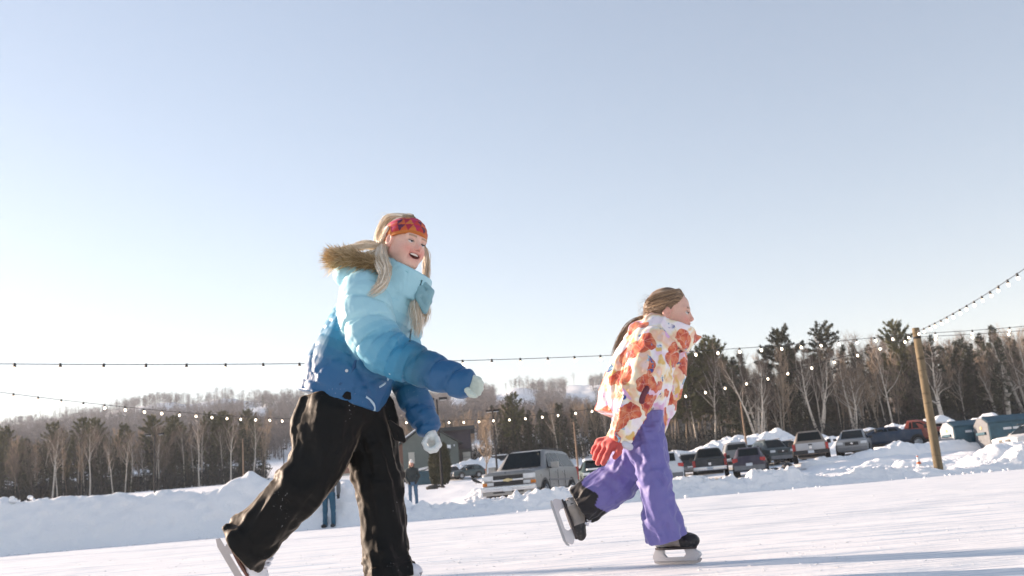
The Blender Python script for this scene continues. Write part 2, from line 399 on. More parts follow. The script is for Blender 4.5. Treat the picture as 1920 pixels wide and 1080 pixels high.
# ploughed bank along the far edge of the rink
BK = np.array([(-700, 1.5), (-300, 1.7), (0, 1.72), (120, 1.5), (200, 1.45), (260, 1.38), (330, 1.42), (400, 1.36), (440, 1.55), (468, 1.66), (500, 1.6), (560, 1.5), (620, 1.36), (668, 1.28), (700, 1.0), (735, .6), (770, .40), (830, .34), (900, .36), (950, .42), (1000, .50), (1070, .56), (1160, .55), (1240, .50), (1330, .40), (1385, .30), (1410, .55), (1445, .42), (1475, .62), (1500, .30), (1560, .26), (1640, .34), (1700, .30), (1750, .16), (1800, .14), (1850, .26), (1885, .45), (1920, .6), (2100, .7), (2600, .6)], float)
BU = np.array([u_of(p) for p in BK[:, 0]])*29.5
def bank_mesh(x0, x1, step, seed, name):
    xs = np.arange(x0, x1, step); ts = np.concatenate([np.linspace(0, 1, 34), np.linspace(1.03, 2.6, 26)])
    Xb, Tb = np.meshgrid(xs, ts, indexing='ij')
    H = np.interp(Xb, BU, BK[:, 1])
    H = H*(1+0.10*fbm(np.stack([Xb*1.3, 0*Xb+seed, 0*Xb], -1), 3))+0.05*vnoise(np.stack([Xb*3.1, 0*Xb, 0*Xb+seed], -1))
    wf = 0.35+0.62*H                         # run of the front face
    edge = 28.05+0.25*fbm(np.stack([Xb*.5, 0*Xb, 0*Xb+seed], -1), 3)
    Yb = edge+np.where(Tb <= 1, Tb*wf, wf+(Tb-1)*(0.8+0.9*H))
    prof = np.where(Tb <= 1, smooth(0, 1.0, Tb)**0.8, 1-0.75*smooth(1.0, 2.6, Tb))
    Zb = H*prof
    q = np.stack([Xb*2.2, Yb*2.2, Zb*2.2+seed], -1)
    lum = 0.5*np.abs(vnoise(q))+0.35*np.abs(vnoise(q*2.3+5))+0.22*np.abs(vnoise(q*5.1+9))+0.12*np.abs(vnoise(q*11))
    small = smooth(0.0, 0.5, H)*(1-smooth(0.7, 1.2, H))
    amp = (0.10+0.14*small)*smooth(0.02, 0.35, Tb)*(0.35+0.65*smooth(.5, 1.0, Tb)+0.4*small)
    Zb = Zb+(lum-0.28)*amp*np.minimum(1, H/0.3)-0.03*(Tb < 0.02)
    Yb = Yb+0.10*vnoise(q*1.7+31)*smooth(0.05, 0.4, Tb)
    n1, n2 = Xb.shape; ii = np.arange(n1-1)[:, None]*n2+np.arange(n2-1)[None]
    me = mesh_np(name, np.stack([Xb, Yb, Zb], -1).reshape(-1, 3), np.stack([ii, ii+n2, ii+n2+1, ii+1], -1).reshape(-1, 4))
    return link(name, me, mat=M_PILE)
tag(bank_mesh(-24, 24, 0.055, 3.0, 'snow_bank'), kind='structure')

def mound(px, py, Y, w, d, h, seed, name='snow_pile', base=None, rough=0.5, skew=0.0, res=130):
    """lumpy heap of ploughed snow; (px,py) is the middle of its foot"""
    c = at(px, py, Y); z0 = hz(c[0], Y)-0.1 if base is None else base
    a, b = np.meshgrid(np.linspace(-1, 1, res), np.linspace(-1, 1, res//2), indexing='ij')
    r = np.sqrt((a-skew*(1-np.abs(a)))**2+b**2); q = np.stack([a*w*.5*.45, b*d*.5*.45, 0*a+seed], -1)
    top = np.clip(1-r**2, 0, 1)**0.65
    z = h*top*(1+0.5*fbm(q*.8, 3))+rough*top**.5*0.75*(np.abs(vnoise(q*1.9))+.6*np.abs(vnoise(q*4.3))+.35*np.abs(vnoise(q*9))-.5)
    n1, n2 = a.shape; ii = np.arange(n1-1)[:, None]*n2+np.arange(n2-1)[None]
    V = np.stack([c[0]+a*w*.5, Y+b*d*.5, z0+z-0.25*(r > 0.98)], -1).reshape(-1, 3)
    return tag(link(name, mesh_np(name, V, np.stack([ii, ii+n2, ii+n2+1, ii+1], -1).reshape(-1, 4)), mat=M_PILE), kind='structure')
mound(915, 935, 38.5, 3.4, 2.2, 0.55, 1.0, rough=.35, skew=.3)
mound(960, 935, 40.0, 3.0, 1.6, 0.35, 1.6, rough=.3)
mound(700, 960, 31.5, 3.0, 2.4, 0.9, 1.3, rough=.5)
mound(1415, 845, 92, 11.5, 7, 1.75, 2.0, rough=.35)
mound(1300, 862, 88, 7.5, 5, 1.2, 2.5, rough=.3)
mound(1495, 840, 96, 9, 6, 1.3, 2.8, rough=.35)
mound(1665, 838, 80, 15, 6, 1.5, 3.0, rough=.3)
mound(1790, 830, 76, 13.5, 6, 1.8, 3.5, rough=.3)
mound(1880, 826, 80, 9, 6, 1.7, 3.8, rough=.3)
mound(905, 886, 122, 17, 6, 1.2, 4.4, rough=.6)
mound(1900, 868, 33.5, 4.5, 2.2, 0.5, 4.9, rough=.3)
mound(1450, 905, 46, 5.2, 2.0, 0.30, 5.2, rough=.4)
mound(1650, 878, 44, 9.5, 2.2, 0.35, 5.6, rough=.35)
mound(1800, 868, 42, 7.5, 2.2, 0.35, 6.1, rough=.35)
mound(1690, 853, 57, 12.0, 1.8, .62, 7.1, rough=.35)
mound(1112, 905, 44, 2.0, 1.8, .55, 6.5, rough=.45)

# shavings of ice scattered by the blades
rng = np.random.RandomState(21); V_ = []; F_ = []; nb = 0
for k in range(3600):
    Y = 1.6+rng.rand()**1.6*12; u = rng.uniform(-.62, .62); r = rng.uniform(.0012, .0036)*(1+.12*Y)*(1.6 if rng.rand() < .06 else 1); c = np.array([u*Y, Y, r*.2])
    if vnoise(np.array([[c[0]*1.2, c[1]*3.0, 4.]]))[0] < -.05: continue
    v = rng.normal(0, 1, (6, 3)); v = np.array([(1, 0, 0), (-1, 0, 0), (0, 1, 0), (0, -1, 0), (0, 0, 1), (0, 0, -1)])*rng.uniform(.5, 1.3, (6, 1))*r*np.array([1.6, 1.2, .45])
    V_.append(c+v); F_.append(np.array([(0, 2, 4), (2, 1, 4), (1, 3, 4), (3, 0, 4), (2, 0, 5), (1, 2, 5), (3, 1, 5), (0, 3, 5)])+nb); nb += 6
tag(link('ice_shavings', mesh_np('ice_shavings', np.vstack(V_), np.vstack(F_), smooth=False), mat=M_PILE), kind='stuff')

# broken lumps of snow on the crest of the bank and fallen on the ice before it
rng = np.random.RandomState(31); V_ = []; Q_ = []; nb = 0
base_ = [iso(lambda p, k=k: np.maximum(np.linalg.norm(p*np.array([1, 1.15, 1.3]), axis=1)-.8-.35*vnoise(p*1.6+k*7)-.15*vnoise(p*4+k), -p[:, 2]-.55), (-1.4,)*3, (1.4,)*3, .22) for k in range(6)]
for k in range(560):
    X = rng.uniform(-19, 16.5); H = float(np.interp(X, BU, BK[:, 1])); r = rng.uniform(.025, .09)*(1.7 if rng.rand() < .08 else 1)
    if rng.rand() < .28: Y = 28.0-abs(rng.normal(0, .5)); z = .0; r *= .6
    else: Y = 28.4+(0.35+.62*H)*rng.uniform(.75, 1.3); z = H*rng.uniform(.88, .99); 
    V, Q = base_[rng.randint(6)]; a = rng.rand()*6.28; R2 = np.array([[math.cos(a), -math.sin(a), 0], [math.sin(a), math.cos(a), 0], [0, 0, 1]])
    V_.append((V@R2.T)*r*rng.uniform(.7, 1.3, 3)+np.array([X, Y, z+r*.3])); Q_.append(Q+nb); nb += len(V)
tag(link('snow_chunks', mesh_np('snow_chunks', np.vstack(V_), np.vstack(Q_)), mat=M_PILE), kind='stuff')
# ------------------------------------------------------------------ trees
def bark_mat(name, a, b, marks=None):
    t = NT(name); co = t.coord()
    n = t.noise(t.mapping(co, (3, 3, .7)), 2.5, 5)
    c = t.ramp(n.outputs[0], [(0.3, a), (0.7, b)])
    if marks: c = t.mix(t.ramp(t.noise(t.mapping(co, (1, 1, 5)), 1.6, 3).outputs[0], [(.58, (0, 0, 0)), (.66, (1, 1, 1))]), c, marks)
    t.col(c); t.set(Roughness=.85); t.b.inputs['Specular IOR Level'].default_value = .2
    return t.m
M_BIRCH = bark_mat('pale birch bark', (.48, .42, .355), (.70, .63, .55), (.10, .08, .07))
M_ASPEN = bark_mat('tan bark', (.20, .155, .12), (.36, .29, .22))
M_BARK = bark_mat('grey brown bark', (.075, .064, .055), (.15, .125, .105))
M_TWIG = bark_mat('brown twigs', (.145, .112, .088), (.24, .185, .145))
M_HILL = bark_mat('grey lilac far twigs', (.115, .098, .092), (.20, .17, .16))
M_BRUSH = bark_mat('dark brush', (.024, .030, .029), (.055, .055, .050))
M_TWIGL = bark_mat('tan twigs', (.33, .245, .17), (.47, .36, .26))
def needle_mat(name, a, b):
    t = NT(name); info = t.n('ShaderNodeNewGeometry'); co = t.coord()
    n = t.noise(co, 0.9, 3); t.col(t.ramp(n.outputs[0], [(.35, a), (.65, b)])); t.set(Roughness=.6); t.b.inputs['Specular IOR Level'].default_value = .25
    return t.m
M_PINE = needle_mat('pine needles', (.070, .082, .036), (.165, .155, .066))
M_SPRUCE = needle_mat('spruce needles', (.030, .037, .022), (.068, .070, .036))
M_CEDAR = needle_mat('cedar foliage', (.035, .040, .022), (.075, .068, .032))

class TB:
    def __init__(s): s.V = []; s.F = []; s.n = 0
    def add(s, V, Fc): s.V.append(V); s.F.append(Fc+s.n); s.n += len(V)
    def mesh(s, name): return mesh_np(name, np.vstack(s.V), np.vstack(s.F))
def curve_seg(rng, p, d, L, n, bend, up=0.0):
    P = [np.array(p)]; d = np.array(d)/np.linalg.norm(d)
    for i in range(n):
        d = d+rng.normal(0, bend, 3)+np.array([0, 0, up]); d /= np.linalg.norm(d); P.append(P[-1]+d*L/n)
    return np.array(P), d
def bare_tree(seed, H, r0, lean=0.05, fork=0.45, nl=16, twl=1.0, asc=0.35, stems=1, spread=.35, twig_r=.012, gnarl=.06):
    rng = np.random.RandomState(seed); tr = TB(); cr = TB()
    def twigs(P, dirs, L, lvl):
        for i in range(len(P)-1):
            k = rng.poisson(2.2 if lvl < 2 else 1.5)
            for _ in range(k):
                t = rng.rand(); p = P[i]*(1-t)+P[i+1]*t; d0 = P[i+1]-P[i]; d0 /= np.linalg.norm(d0)+1e-9
                d = d0+rng.normal(0, .55, 3)+np.array([0, 0, asc]); l = L*rng.uniform(.5, 1.1)
                Q, _d = curve_seg(rng, p, d, l, 3, .12, .05)
                cr.add(*tube_np(Q, np.linspace(twig_r, twig_r*.35, 4), 3))
                for _ in range(rng.randint(1, 4)):
                    t = rng.randint(1, 3); Q2, _d = curve_seg(rng, Q[t], (Q[t+1]-Q[t])/l*3+rng.normal(0, .5, 3)+np.array([0, 0, asc*.5]), l*.55, 2, .1, .05)
                    cr.add(*tube_np(Q2, np.linspace(twig_r*.7, twig_r*.3, 3), 3))
    for s in range(stems):
        d = np.array([rng.normal(0, lean), rng.normal(0, lean), 1.0])
        if stems > 1:
            a = 2*math.pi*s/stems+rng.rand(); d += np.array([math.cos(a), math.sin(a)*.6, 0])*spread*rng.uniform(.6, 1.1)
        h = H*(1 if s == 0 else rng.uniform(.75, 1.0)); rr = r0*(1 if s == 0 else rng.uniform(.6, .9))
        P, _d = curve_seg(rng, (0.12*s, 0, -.3), d, h, 12, gnarl*.5, .012)
        R = rr*(1-np.linspace(0, 1, 13)**1.1*.93); tr.add(*tube_np(P, R, 6))
        for b in range(nl):
            t = fork+(1-fork)*(b+rng.rand())/nl; i = min(11, int(t*12)); f = t*12-i; p = P[i]*(1-f)+P[i+1]*f
            a = rng.rand()*6.283; out = np.array([math.cos(a), math.sin(a), 0]); d0 = P[i+1]-P[i]; d0 /= np.linalg.norm(d0)
            d = out*rng.uniform(.5, 1.0)+d0*rng.uniform(.6, 1.1)+np.array([0, 0, asc*.5]); L = H*.30*(1.1-.55*(t-fork)/(1-fork))*rng.uniform(.6, 1.15)
            Q, _d = curve_seg(rng, p, d, L, 6, gnarl*1.7, .06*asc/.35)
            q0 = max(.02, R[i]*.5); tr.add(*tube_np(Q, np.linspace(q0, .014, 7), 4)); twigs(Q[1:], None, twl, 1)
            for _ in range(rng.randint(2, 4)):
                j = rng.randint(1, 5); Q2, _d = curve_seg(rng, Q[j], (Q[j+1]-Q[j])/L*6+rng.normal(0, .55, 3)+np.array([0, 0, asc]), L*rng.uniform(.4, .65), 4, gnarl*1.7, .05)
                cr.add(*tube_np(Q2, np.linspace(q0*.5, .011, 5), 3)); twigs(Q2, None, twl*.75, 2)
    return tr.mesh('trunk'), cr.mesh('crown')
def blades(rng, p, d, n, L, wd, spread):
    """tuft of needle blades"""
    D = d+rng.normal(0, spread, (n, 3)); D /= np.linalg.norm(D, axis=1)[:, None]; l = L*rng.uniform(.6, 1.15, (n, 1))
    S = np.cross(D, rng.normal(0, 1, (n, 3))); S /= np.linalg.norm(S, axis=1)[:, None]+1e-9
    a = p+rng.normal(0, .06, (n, 3)); b = a+D*l; m = (a+b)/2
    V = np.stack([a, m+S*wd*.5, b, m-S*wd*.5], 1).reshape(-1, 3)
    return V, (np.arange(n)[:, None]*4+np.arange(4)[None])
def conifer(seed, H, r0, z0=.3, width=3.0, kind='pine', nb=60, lean=.03, tuft=8, top=0.0, wd=.09, L=.55, gap=0.0):
    rng = np.random.RandomState(seed); tr = TB(); cr = TB()
    P, _d = curve_seg(rng, (0, 0, -.3), (rng.normal(0, lean), rng.normal(0, lean), 1), H+.3, 10, .02, .01)
    R = r0*(1-np.linspace(0, 1, 11)*.95)+.01; tr.add(*tube_np(P, R, 6))
    for b in range(nb):
        t = z0+(1-z0)*((b+rng.rand())/nb)**(.85 if kind == 'pine' else .8)
        if rng.rand() < gap: continue
        s = (t-z0)/(1-z0)
        if kind == 'pine': wl = width*(math.sin(math.pi*min(1, .18+s*.78))**.7)*rng.uniform(.45, 1.15); el = -.05+.75*s*s+rng.normal(0, .15)
        elif kind == 'white': wl = width*(.22+.78*(1-s)**.8)*rng.uniform(.45, 1.1); el = .10+.45*s*s+rng.normal(0, .10)
        else: wl = width*(1-s)**.85*rng.uniform(.75, 1.1)+.15; el = -.35+.9*s**2+rng.normal(0, .08)
        i = min(9, int(t*10)); f = t*10-i; p = P[i]*(1-f)+P[i+1]*f; a = rng.rand()*6.283
        d = np.array([math.cos(a)*math.cos(el), math.sin(a)*math.cos(el), math.sin(el)])
        Q, _d = curve_seg(rng, p, d, wl, 5, .06, .10 if kind == 'pine' else .05)
        tr.add(*tube_np(Q, np.linspace(max(.02, r0*.25*(1-s)+.012), .01, 6), 3))
        nt = max(5, int(wl*7.5)) if kind == 'white' else max(4, int(wl*6.5)) if kind == 'pine' else max(4, int(wl*5.5))
        for k in range(nt):
            u = (.35 if kind == 'pine' else .08)+(1-(.35 if kind == 'pine' else .08))*rng.rand()**.8; j = min(4, int(u*5)); g = u*5-j
            q = Q[j]*(1-g)+Q[j+1]*g; dd = Q[j+1]-Q[j]; dd /= np.linalg.norm(dd)
            side = np.cross(dd, (0, 0, 1.0))*rng.choice([-1, 1])*rng.uniform(.2, .9)*(1.1-u)
            q = q+side*rng.uniform(0, .75)*(.6 if kind == 'pine' else .5)+np.array([0, 0, rng.uniform(-.12, .1)*(.7 if kind == 'white' else 1)])
            cr.add(*blades(rng, q, dd*.8+side*.7+np.array([0, 0, .35 if kind == 'pine' else -.15]), tuft, L, wd, .45))
    return tr.mesh('trunk'), cr.mesh('crown')
def cedar(seed, H, r):
    rng = np.random.RandomState(seed); cr = TB(); tr = TB()
    tr.add(*tube_np(np.array([(0, 0, -.2), (0, 0, H*.5), (0, 0, H*.9)]), (.1, .06, .02), 6))
    for k in range(1500):
        t = rng.rand()**.9; a = rng.rand()*6.283; rr = r*(math.sin(math.pi*min(1, .12+t*.86))**.6)*rng.uniform(.7, 1.05)*(1+.15*math.sin(3*a+t*5))
        cr.add(*blades(rng, np.array([rr*math.cos(a), rr*math.sin(a), t*H]), np.array([.35*math.cos(a), .35*math.sin(a), 1.]), 4, .34, .10, .3))
    return tr.mesh('trunk'), cr.mesh('crown')
KIND = {}
def proto(key, name, meshes, mt, mc): KIND[key] = (name, meshes, mt, mc)
for k in range(4): proto(('birch', k), 'birch_tree', bare_tree(20+k, 14, .19, .07, .45, 15, 1.1, .45), M_BIRCH, M_TWIG)
for k in range(3): proto(('aspen', k), 'bare_tree', bare_tree(40+k, 14, .13, .05, .35, 20, 1.0, .75), M_ASPEN, M_TWIGL)
for k in range(4): proto(('bare', k), 'bare_tree', bare_tree(60+k, 13, .14, .08, .3, 20, 1.2, .35), M_BARK, M_TWIG)
for k in range(3): proto(('clump', k), 'birch_tree', bare_tree(80+k, 14, .30, .05, .42, 11, 1.2, .3, stems=3, spread=.24, gnarl=.08), M_BIRCH, M_TWIG)
proto(('gnarl', 0), 'bare_tree', bare_tree(95, 12, .40, .05, .34, 13, 1.0, .10, gnarl=.16, twig_r=.016), M_BIRCH, M_TWIG)
for k in range(4): proto(('pine', k), 'pine_tree', conifer(100+k, 17, .20, .34, 3.9, 'pine', 125, gap=.06, L=.48, wd=.085), M_BARK, M_PINE)
proto(('tallpine', 0), 'pine_tree', conifer(121, 19, .24, .60, 6.6, 'white', 56, lean=.012, tuft=10, wd=.10, L=.50, gap=.1), M_BARK, M_SPRUCE)
proto(('tallpine', 1), 'pine_tree', conifer(127, 19, .24, .60, 5.6, 'white', 50, lean=.012, tuft=10, wd=.10, L=.50, gap=.1), M_BARK, M_SPRUCE)
for k in range(4): proto(('spruce', k), 'spruce_tree', conifer(140+k, 15, .17, .06, 2.5, 'spruce', 95, tuft=6, wd=.10), M_BARK, M_SPRUCE)
proto(('cedar', 0), 'cedar_tree', cedar(160, 4.0, .52), M_BARK, M_CEDAR)
proto(('young', 0), 'young_tree', bare_tree(170, 9.0, .11, .02, .28, 22, .8, .9, twig_r=.011), M_ASPEN, M_TWIGL)
TREEP = {}
trng = np.random.RandomState(5)
def tree(key, x, y, label, group=None, s=1.0, rz=None, z=None, tilt=(0, 0), sz=None):
    name, (mt_, mc_), mt, mc = KIND[key]
    o = empty(name, (x, y, float(ground_z(x, y)) if z is None else z)); o.rotation_euler = (tilt[0], tilt[1], trng.rand()*6.28 if rz is None else rz); o.scale = (s, s, sz or s)
    tag(o, label, 'tree', group)
    if key not in TREEP:
        TREEP[key] = (link('trunk', mt_, o, mt), link('crown', mc_, o, mc))
    else:
        for ch in TREEP[key]:
            c = ch.copy(); C.objects.link(c); c.parent = o
    return o
def wood(n, px0, px1, Y0, Y1, kinds, label, group, smin_=.8, smax_=1.15, mind=1.2, skip=None, edge=None):
    pts = []; tries = 0
    while len(pts) < n and tries < n*40:
        tries += 1; px = trng.uniform(px0, px1); Y = Y0+(Y1-Y0)*trng.rand()**1.4; u = u_of(px); x = u*Y
        if skip and skip(px, Y): continue
        if any((x-a)**2+(Y-b)**2 < mind*mind for a, b in pts): continue
        pts.append((x, Y)); ks = kinds[trng.randint(len(kinds))]
        variants = [k for k in KIND if k[0] == ks]; k = variants[trng.randint(len(variants))]
        s = trng.uniform(smin_, smax_)
        L = label[ks]; tree(k, x, Y, L, group[ks] if isinstance(group, dict) else group+' '+ks, s, tilt=(trng.normal(0, .03), trng.normal(0, .03)))
# --- the wood behind the left bank
LL = {'birch': 'white barked birch in the wood behind the tall left snow bank', 'aspen': 'slim tan bare tree in the wood behind the tall left snow bank', 'bare': 'grey brown bare tree in the wood behind the tall left snow bank',
      'pine': 'bushy green pine rising from the wood behind the tall left snow bank', 'spruce': 'dark pointed spruce in the wood behind the tall left snow bank'}
GL = {k: k+' trees behind the left bank' for k in LL}
ski = lambda px, Y: 498 < px < 560 and Y > 130
wood(46, -60, 500, 150, 168, ['birch', 'birch', 'aspen', 'bare', 'birch'], LL, GL, .54, .76)
wood(52, -60, 560, 165, 190, ['bare', 'spruce', 'spruce', 'aspen', 'birch', 'pine'], LL, GL, .56, .76, skip=ski)
wood(46, -60, 560, 180, 215, ['spruce', 'spruce', 'bare', 'pine'], LL, GL, .56, .76, skip=ski)
wood(34, -330, -60, 152, 190, ['birch', 'bare', 'spruce', 'aspen', 'spruce', 'pine'], LL, GL, .54, .76)
for px, Y, s, v, lb in ((150, 172, .97, 0, 'left of a touching pair of bushy pines in the left wood'), (188, 168, .93, 1, 'right of a touching pair of bushy pines in the left wood'), (88, 180, .98, 2, 'golden green pine in the left wood before the hill'),
                    (395, 172, .90, 3, 'pine with golden top between two lamp posts in the left wood'), (428, 170, .86, 0, 'broad pine beside a tall bare light mast in the left wood'), (458, 172, .90, 1, 'pine directly behind a tall bare light mast in the left wood'), (318, 172, .9, 2, 'pine with loose top just right of the left lamp post'), (238, 176, .85, 2, 'olive pine between the paired pines and the left lamp post'), (4, 174, .95, 3, 'pine at the left border of the photo')):
    tree(('pine', v), u_of(px)*Y, Y, lb, s=s*.80)
LS = {'spruce': 'small dark spruce under the taller trees of the left wood'}
wood(60, -60, 555, 152, 172, ['spruce'], LS, {'spruce': 'small spruces in the left wood'}, .3, .58, skip=ski)
LS = {'spruce': 'small dark spruce under the taller trees behind the SUV'}
wood(24, 945, 1200, 134, 150, ['spruce'], LS, {'spruce': 'small spruces behind the SUV'}, .3, .5)
for px, Y, s in ((195, 158, .72), (275, 160, .8), (36, 160, .7)):
    tree(('spruce', 1), u_of(px)*Y, Y, 'low dark spruce at the foot of the left wood', 'low spruces by the left wood', s*.55)
# --- middle: behind the building and the SUV
LM = {'birch': 'white barked birch in the wood behind the silver SUV', 'aspen': 'sunlit tan bare tree in the wood behind the silver SUV', 'bare': 'brown bare tree in the wood behind the silver SUV', 'spruce': 'dark spruce in the wood behind the silver SUV', 'pine': 'dark pine in the wood behind the silver SUV'}
GM = {k: k+' trees behind the SUV' for k in LM}
wood(44, 690, 960, 150, 175, ['aspen', 'aspen', 'aspen', 'birch'], LM, GM, .44, .58)
wood(16, 945, 1075, 140, 150, ['spruce', 'pine', 'spruce', 'birch', 'spruce'], LM, GM, .42, .58)
wood(26, 1040, 1200, 132, 160, ['aspen', 'aspen', 'birch', 'spruce', 'bare'], LM, GM, .44, .58)
wood(40, 700, 1200, 165, 205, ['spruce', 'bare', 'aspen', 'spruce'], LM, GM, .42, .56)
# --- right wood behind the parked vehicles
LR = {'birch': 'white barked birch in the wood behind the parked trucks', 'aspen': 'tan bare tree in the wood behind the parked trucks', 'bare': 'brown bare tree in the wood behind the parked trucks', 'spruce': 'dark spruce in the wood behind the parked trucks', 'pine': 'tall pine in the wood behind the parked trucks', 'clump': 'several stemmed pale birch in the wood behind the parked trucks'}
GR = {k: k+' trees behind the trucks' for k in LR}
wood(10, 1245, 1370, 118, 128, ['pine'], LR, GR, .66, .84, mind=2.5)
wood(20, 1240, 1400, 115, 130, ['birch', 'aspen', 'bare', 'birch'], LR, GR, .7, .95)
wood(36, 1370, 1700, 112, 128, ['birch', 'aspen', 'birch', 'clump', 'spruce', 'aspen'], LR, GR, .52, .80)
wood(84, 1370, 1970, 122, 150, ['spruce', 'spruce', 'aspen', 'bare', 'spruce'], LR, GR, .62, .86, mind=1.8)
wood(34, 1240, 1980, 140, 165, ['bare', 'aspen', 'bare', 'spruce'], LR, GR, .8, 1.02)
wood(34, 1700, 1980, 112, 132, ['clump', 'birch', 'bare', 'spruce', 'spruce', 'spruce'], LR, GR, .52, .82)
wood(26, 1560, 1990, 165, 190, ['bare', 'bare'], LR, GR, 1.05, 1.3)
tree(('tallpine', 0), u_of(1500)*124, 124, 'broad topped tall pine standing out against the sky, left of two', s=.78, rz=2.0)
tree(('tallpine', 1), u_of(1588)*124, 124, 'narrow topped tall pine standing out against the sky, right of two', s=.80, rz=1.0)
tree(('pine', 1), u_of(1738)*122, 122, 'pine rising right behind the leaning light pole', s=.84)
tree(('pine', 2), u_of(1312)*118, 118, 'tallest pine above the black pickup, its top at the upper light string', s=.86)
tree(('clump', 0), u_of(1548)*113, 113, 'pale forked birch just left of the grey estate car', s=.80, rz=.4)
tree(('clump', 1), u_of(1614)*113, 113, 'white three stemmed birch behind the grey estate car', s=.70, rz=1.9)
tree(('clump', 2), u_of(1432)*112, 112, 'leaning pale birch above the small grey pickup', s=.74, rz=.9)
tree(('gnarl', 0), u_of(1783)*108, 108, 'gnarled wide limbed bare tree beside the leaning light pole', s=.80, rz=.3, tilt=(0, -.05))
tree(('gnarl', 0), u_of(1905)*112, 112, 'crooked bare tree behind the right blue dumpster', s=.9, rz=3.6, tilt=(0, -.1))
tree(('young', 0), u_of(915)*74, 74, 'slender young tree with pale trunk standing in the snow left of the SUV', s=.66, sz=.52)
for px, s, lb in ((822, .9, 'left and larger of two columnar cedars before the green building'), (838, .82, 'right and slimmer of two columnar cedars before the green building')):
    tree(('cedar', 0), u_of(px)*86, 86, lb, s=s, sz=s*1.05)
# --- far hillside wood: nobody could count it
rng = np.random.RandomState(11); NH = 19000
def clearing(px, py):
    poly = [[(926, 738), (960, 728), (1010, 748), (1006, 790), (930, 786)], [(1062, 722), (1100, 716), (1125, 765), (1062, 768)], [(455, 768), (500, 766), (502, 806), (455, 806)], [(508, 900), (538, 838), (562, 815), (566, 900)], [(840, 752), (872, 745), (888, 790), (848, 790)]]
    out = np.zeros(len(px), bool)
    for P in poly:
        c = np.zeros(len(px), bool); n = len(P)
        for i in range(n):
            (x1, y1), (x2, y2) = P[i], P[(i+1) % n]
            c ^= ((y1 > py) != (y2 > py)) & (px < (x2-x1)*(py-y1)/(y2-y1+1e-9)+x1)
        out |= c
    return out
Yh = np.exp(rng.uniform(math.log(290), math.log(840), NH)); uh = rng.uniform(-.75, .62, NH); Xh = uh*Yh; Zh = ground_z(Xh, Yh)
q = np.stack([Xh, Yh, Zh+1], -1)-CAM; wq = q@_f; pxh = 960+F_PX*(q@_r)/wq; pyh = 540-F_PX*(q@_u)/wq
keep = ~clearing(pxh, pyh); Xh, Yh, Zh = Xh[keep], Yh[keep], Zh[keep]
tb = TB(); tc = TB()
protos = []
for k in range(10):
    r = np.random.RandomState(300+k); b = TB(); H = 1.0
    b.add(*tube_np(np.array([(0, 0, 0), (r.normal(0, .02), 0, .5), (r.normal(0, .04), 0, .95)]), (.014, .010, .003), 3))
    for j in range(26):
        z = r.uniform(.3, .9); a = r.rand()*6.28; L = r.uniform(.14, .34)*(1.15-z*.6); p = np.array([0, 0, z]); d = np.array([math.cos(a)*.6, math.sin(a)*.6, .8])
        V, F_ = blades(r, p, d, 1, L, .012+.01*r.rand(), .12); b.add(V, F_)
        V, F_ = blades(r, p+d*L*.5, d, 2, L*.6, .010, .5); b.add(V, F_)
    protos.append((np.vstack(b.V), np.vstack(b.F)))
cp = []
for k in range(4):
    r = np.random.RandomState(400+k); b = TB()
    for j in range(60):
        z = r.uniform(.08, .98); a = r.rand()*6.28; rr = .17*(1-z)+.01; V, F_ = blades(r, np.array([0, 0, z]), np.array([math.cos(a), math.sin(a), -.2]), 2, rr*1.3+.03, .05, .25); b.add(V, F_)
    cp.append((np.vstack(b.V), np.vstack(b.F)))
for x, y, z in zip(Xh, Yh, Zh):
    con = rng.rand() < .07
    V, F_ = (cp if con else protos)[rng.randint(4 if con else 10)]
    h = rng.uniform(6.5, 10.5); a = rng.rand()*6.28; R2 = np.array([[math.cos(a), -math.sin(a), 0], [math.sin(a), math.cos(a), 0], [0, 0, 1]])
    wdt = 1.35 if not con else 1.0
    (tc if con else tb).add((V@R2.T)*h*np.array([wdt, wdt, 1])+np.array([x, y, z-.2]), F_)
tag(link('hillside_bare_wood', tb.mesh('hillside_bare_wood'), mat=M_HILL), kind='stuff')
tag(link('hillside_conifers', tc.mesh('hillside_conifers'), mat=M_SPRUCE), kind='stuff')
# low brush along the wood edges
tb = TB(); rng = np.random.RandomState(12)
for x0, x1, Y0, Y1, n in ((-60, 500, 150, 185, 620), (690, 1210, 140, 170, 420), (1240, 1980, 110, 140, 900)):
    for k in range(n):
        Y = rng.uniform(Y0, Y1); x = u_of(rng.uniform(x0, x1))*Y; z = float(ground_z(x, Y)); V, F_ = protos[rng.randint(10)]
        h = rng.uniform(1.5, 4.5); tb.add(V*h*np.array([1.8, 1.8, 1])+np.array([x, Y, z-.3*h]), F_)
tag(link('undergrowth', tb.mesh('undergrowth'), mat=M_BRUSH), kind='stuff')
# ------------------------------------------------------------------ vehicles
def paint(name, c, rough=.32, metallic=.0, dirt=.35):
    t = NT(name); co = t.coord(); n = t.noise(co, 2.0, 6, .6)
    sep = t.n('ShaderNodeSeparateXYZ'); t.l(co, sep.inputs[0])
    salt = t.mix(t.ramp(n.outputs[0], [(.45, (0, 0, 0)), (.75, (dirt,)*3)]), c, (.42, .42, .43))
    t.col(salt); t.set(Roughness=t.ramp(n.outputs[0], [(.3, (rough,)*3), (.8, (min(1, rough+.35),)*3)]), Metallic=metallic); t.set(Coat_Weight=.08, Coat_Roughness=.2); t.b.inputs['Specular IOR Level'].default_value = .3
    return t.m
M_GLASS = mat('vehicle glass', (.010, .016, .019), .05, .2, spec=.12)
M_TYRE = mat('tyre rubber', (.018, .018, .019), .85, .3)
M_RIM = mat('wheel alloy', (.35, .36, .38), .4, .1, metallic=.8)
M_BLKP = mat('black plastic', (.02, .021, .023), .55, .2)
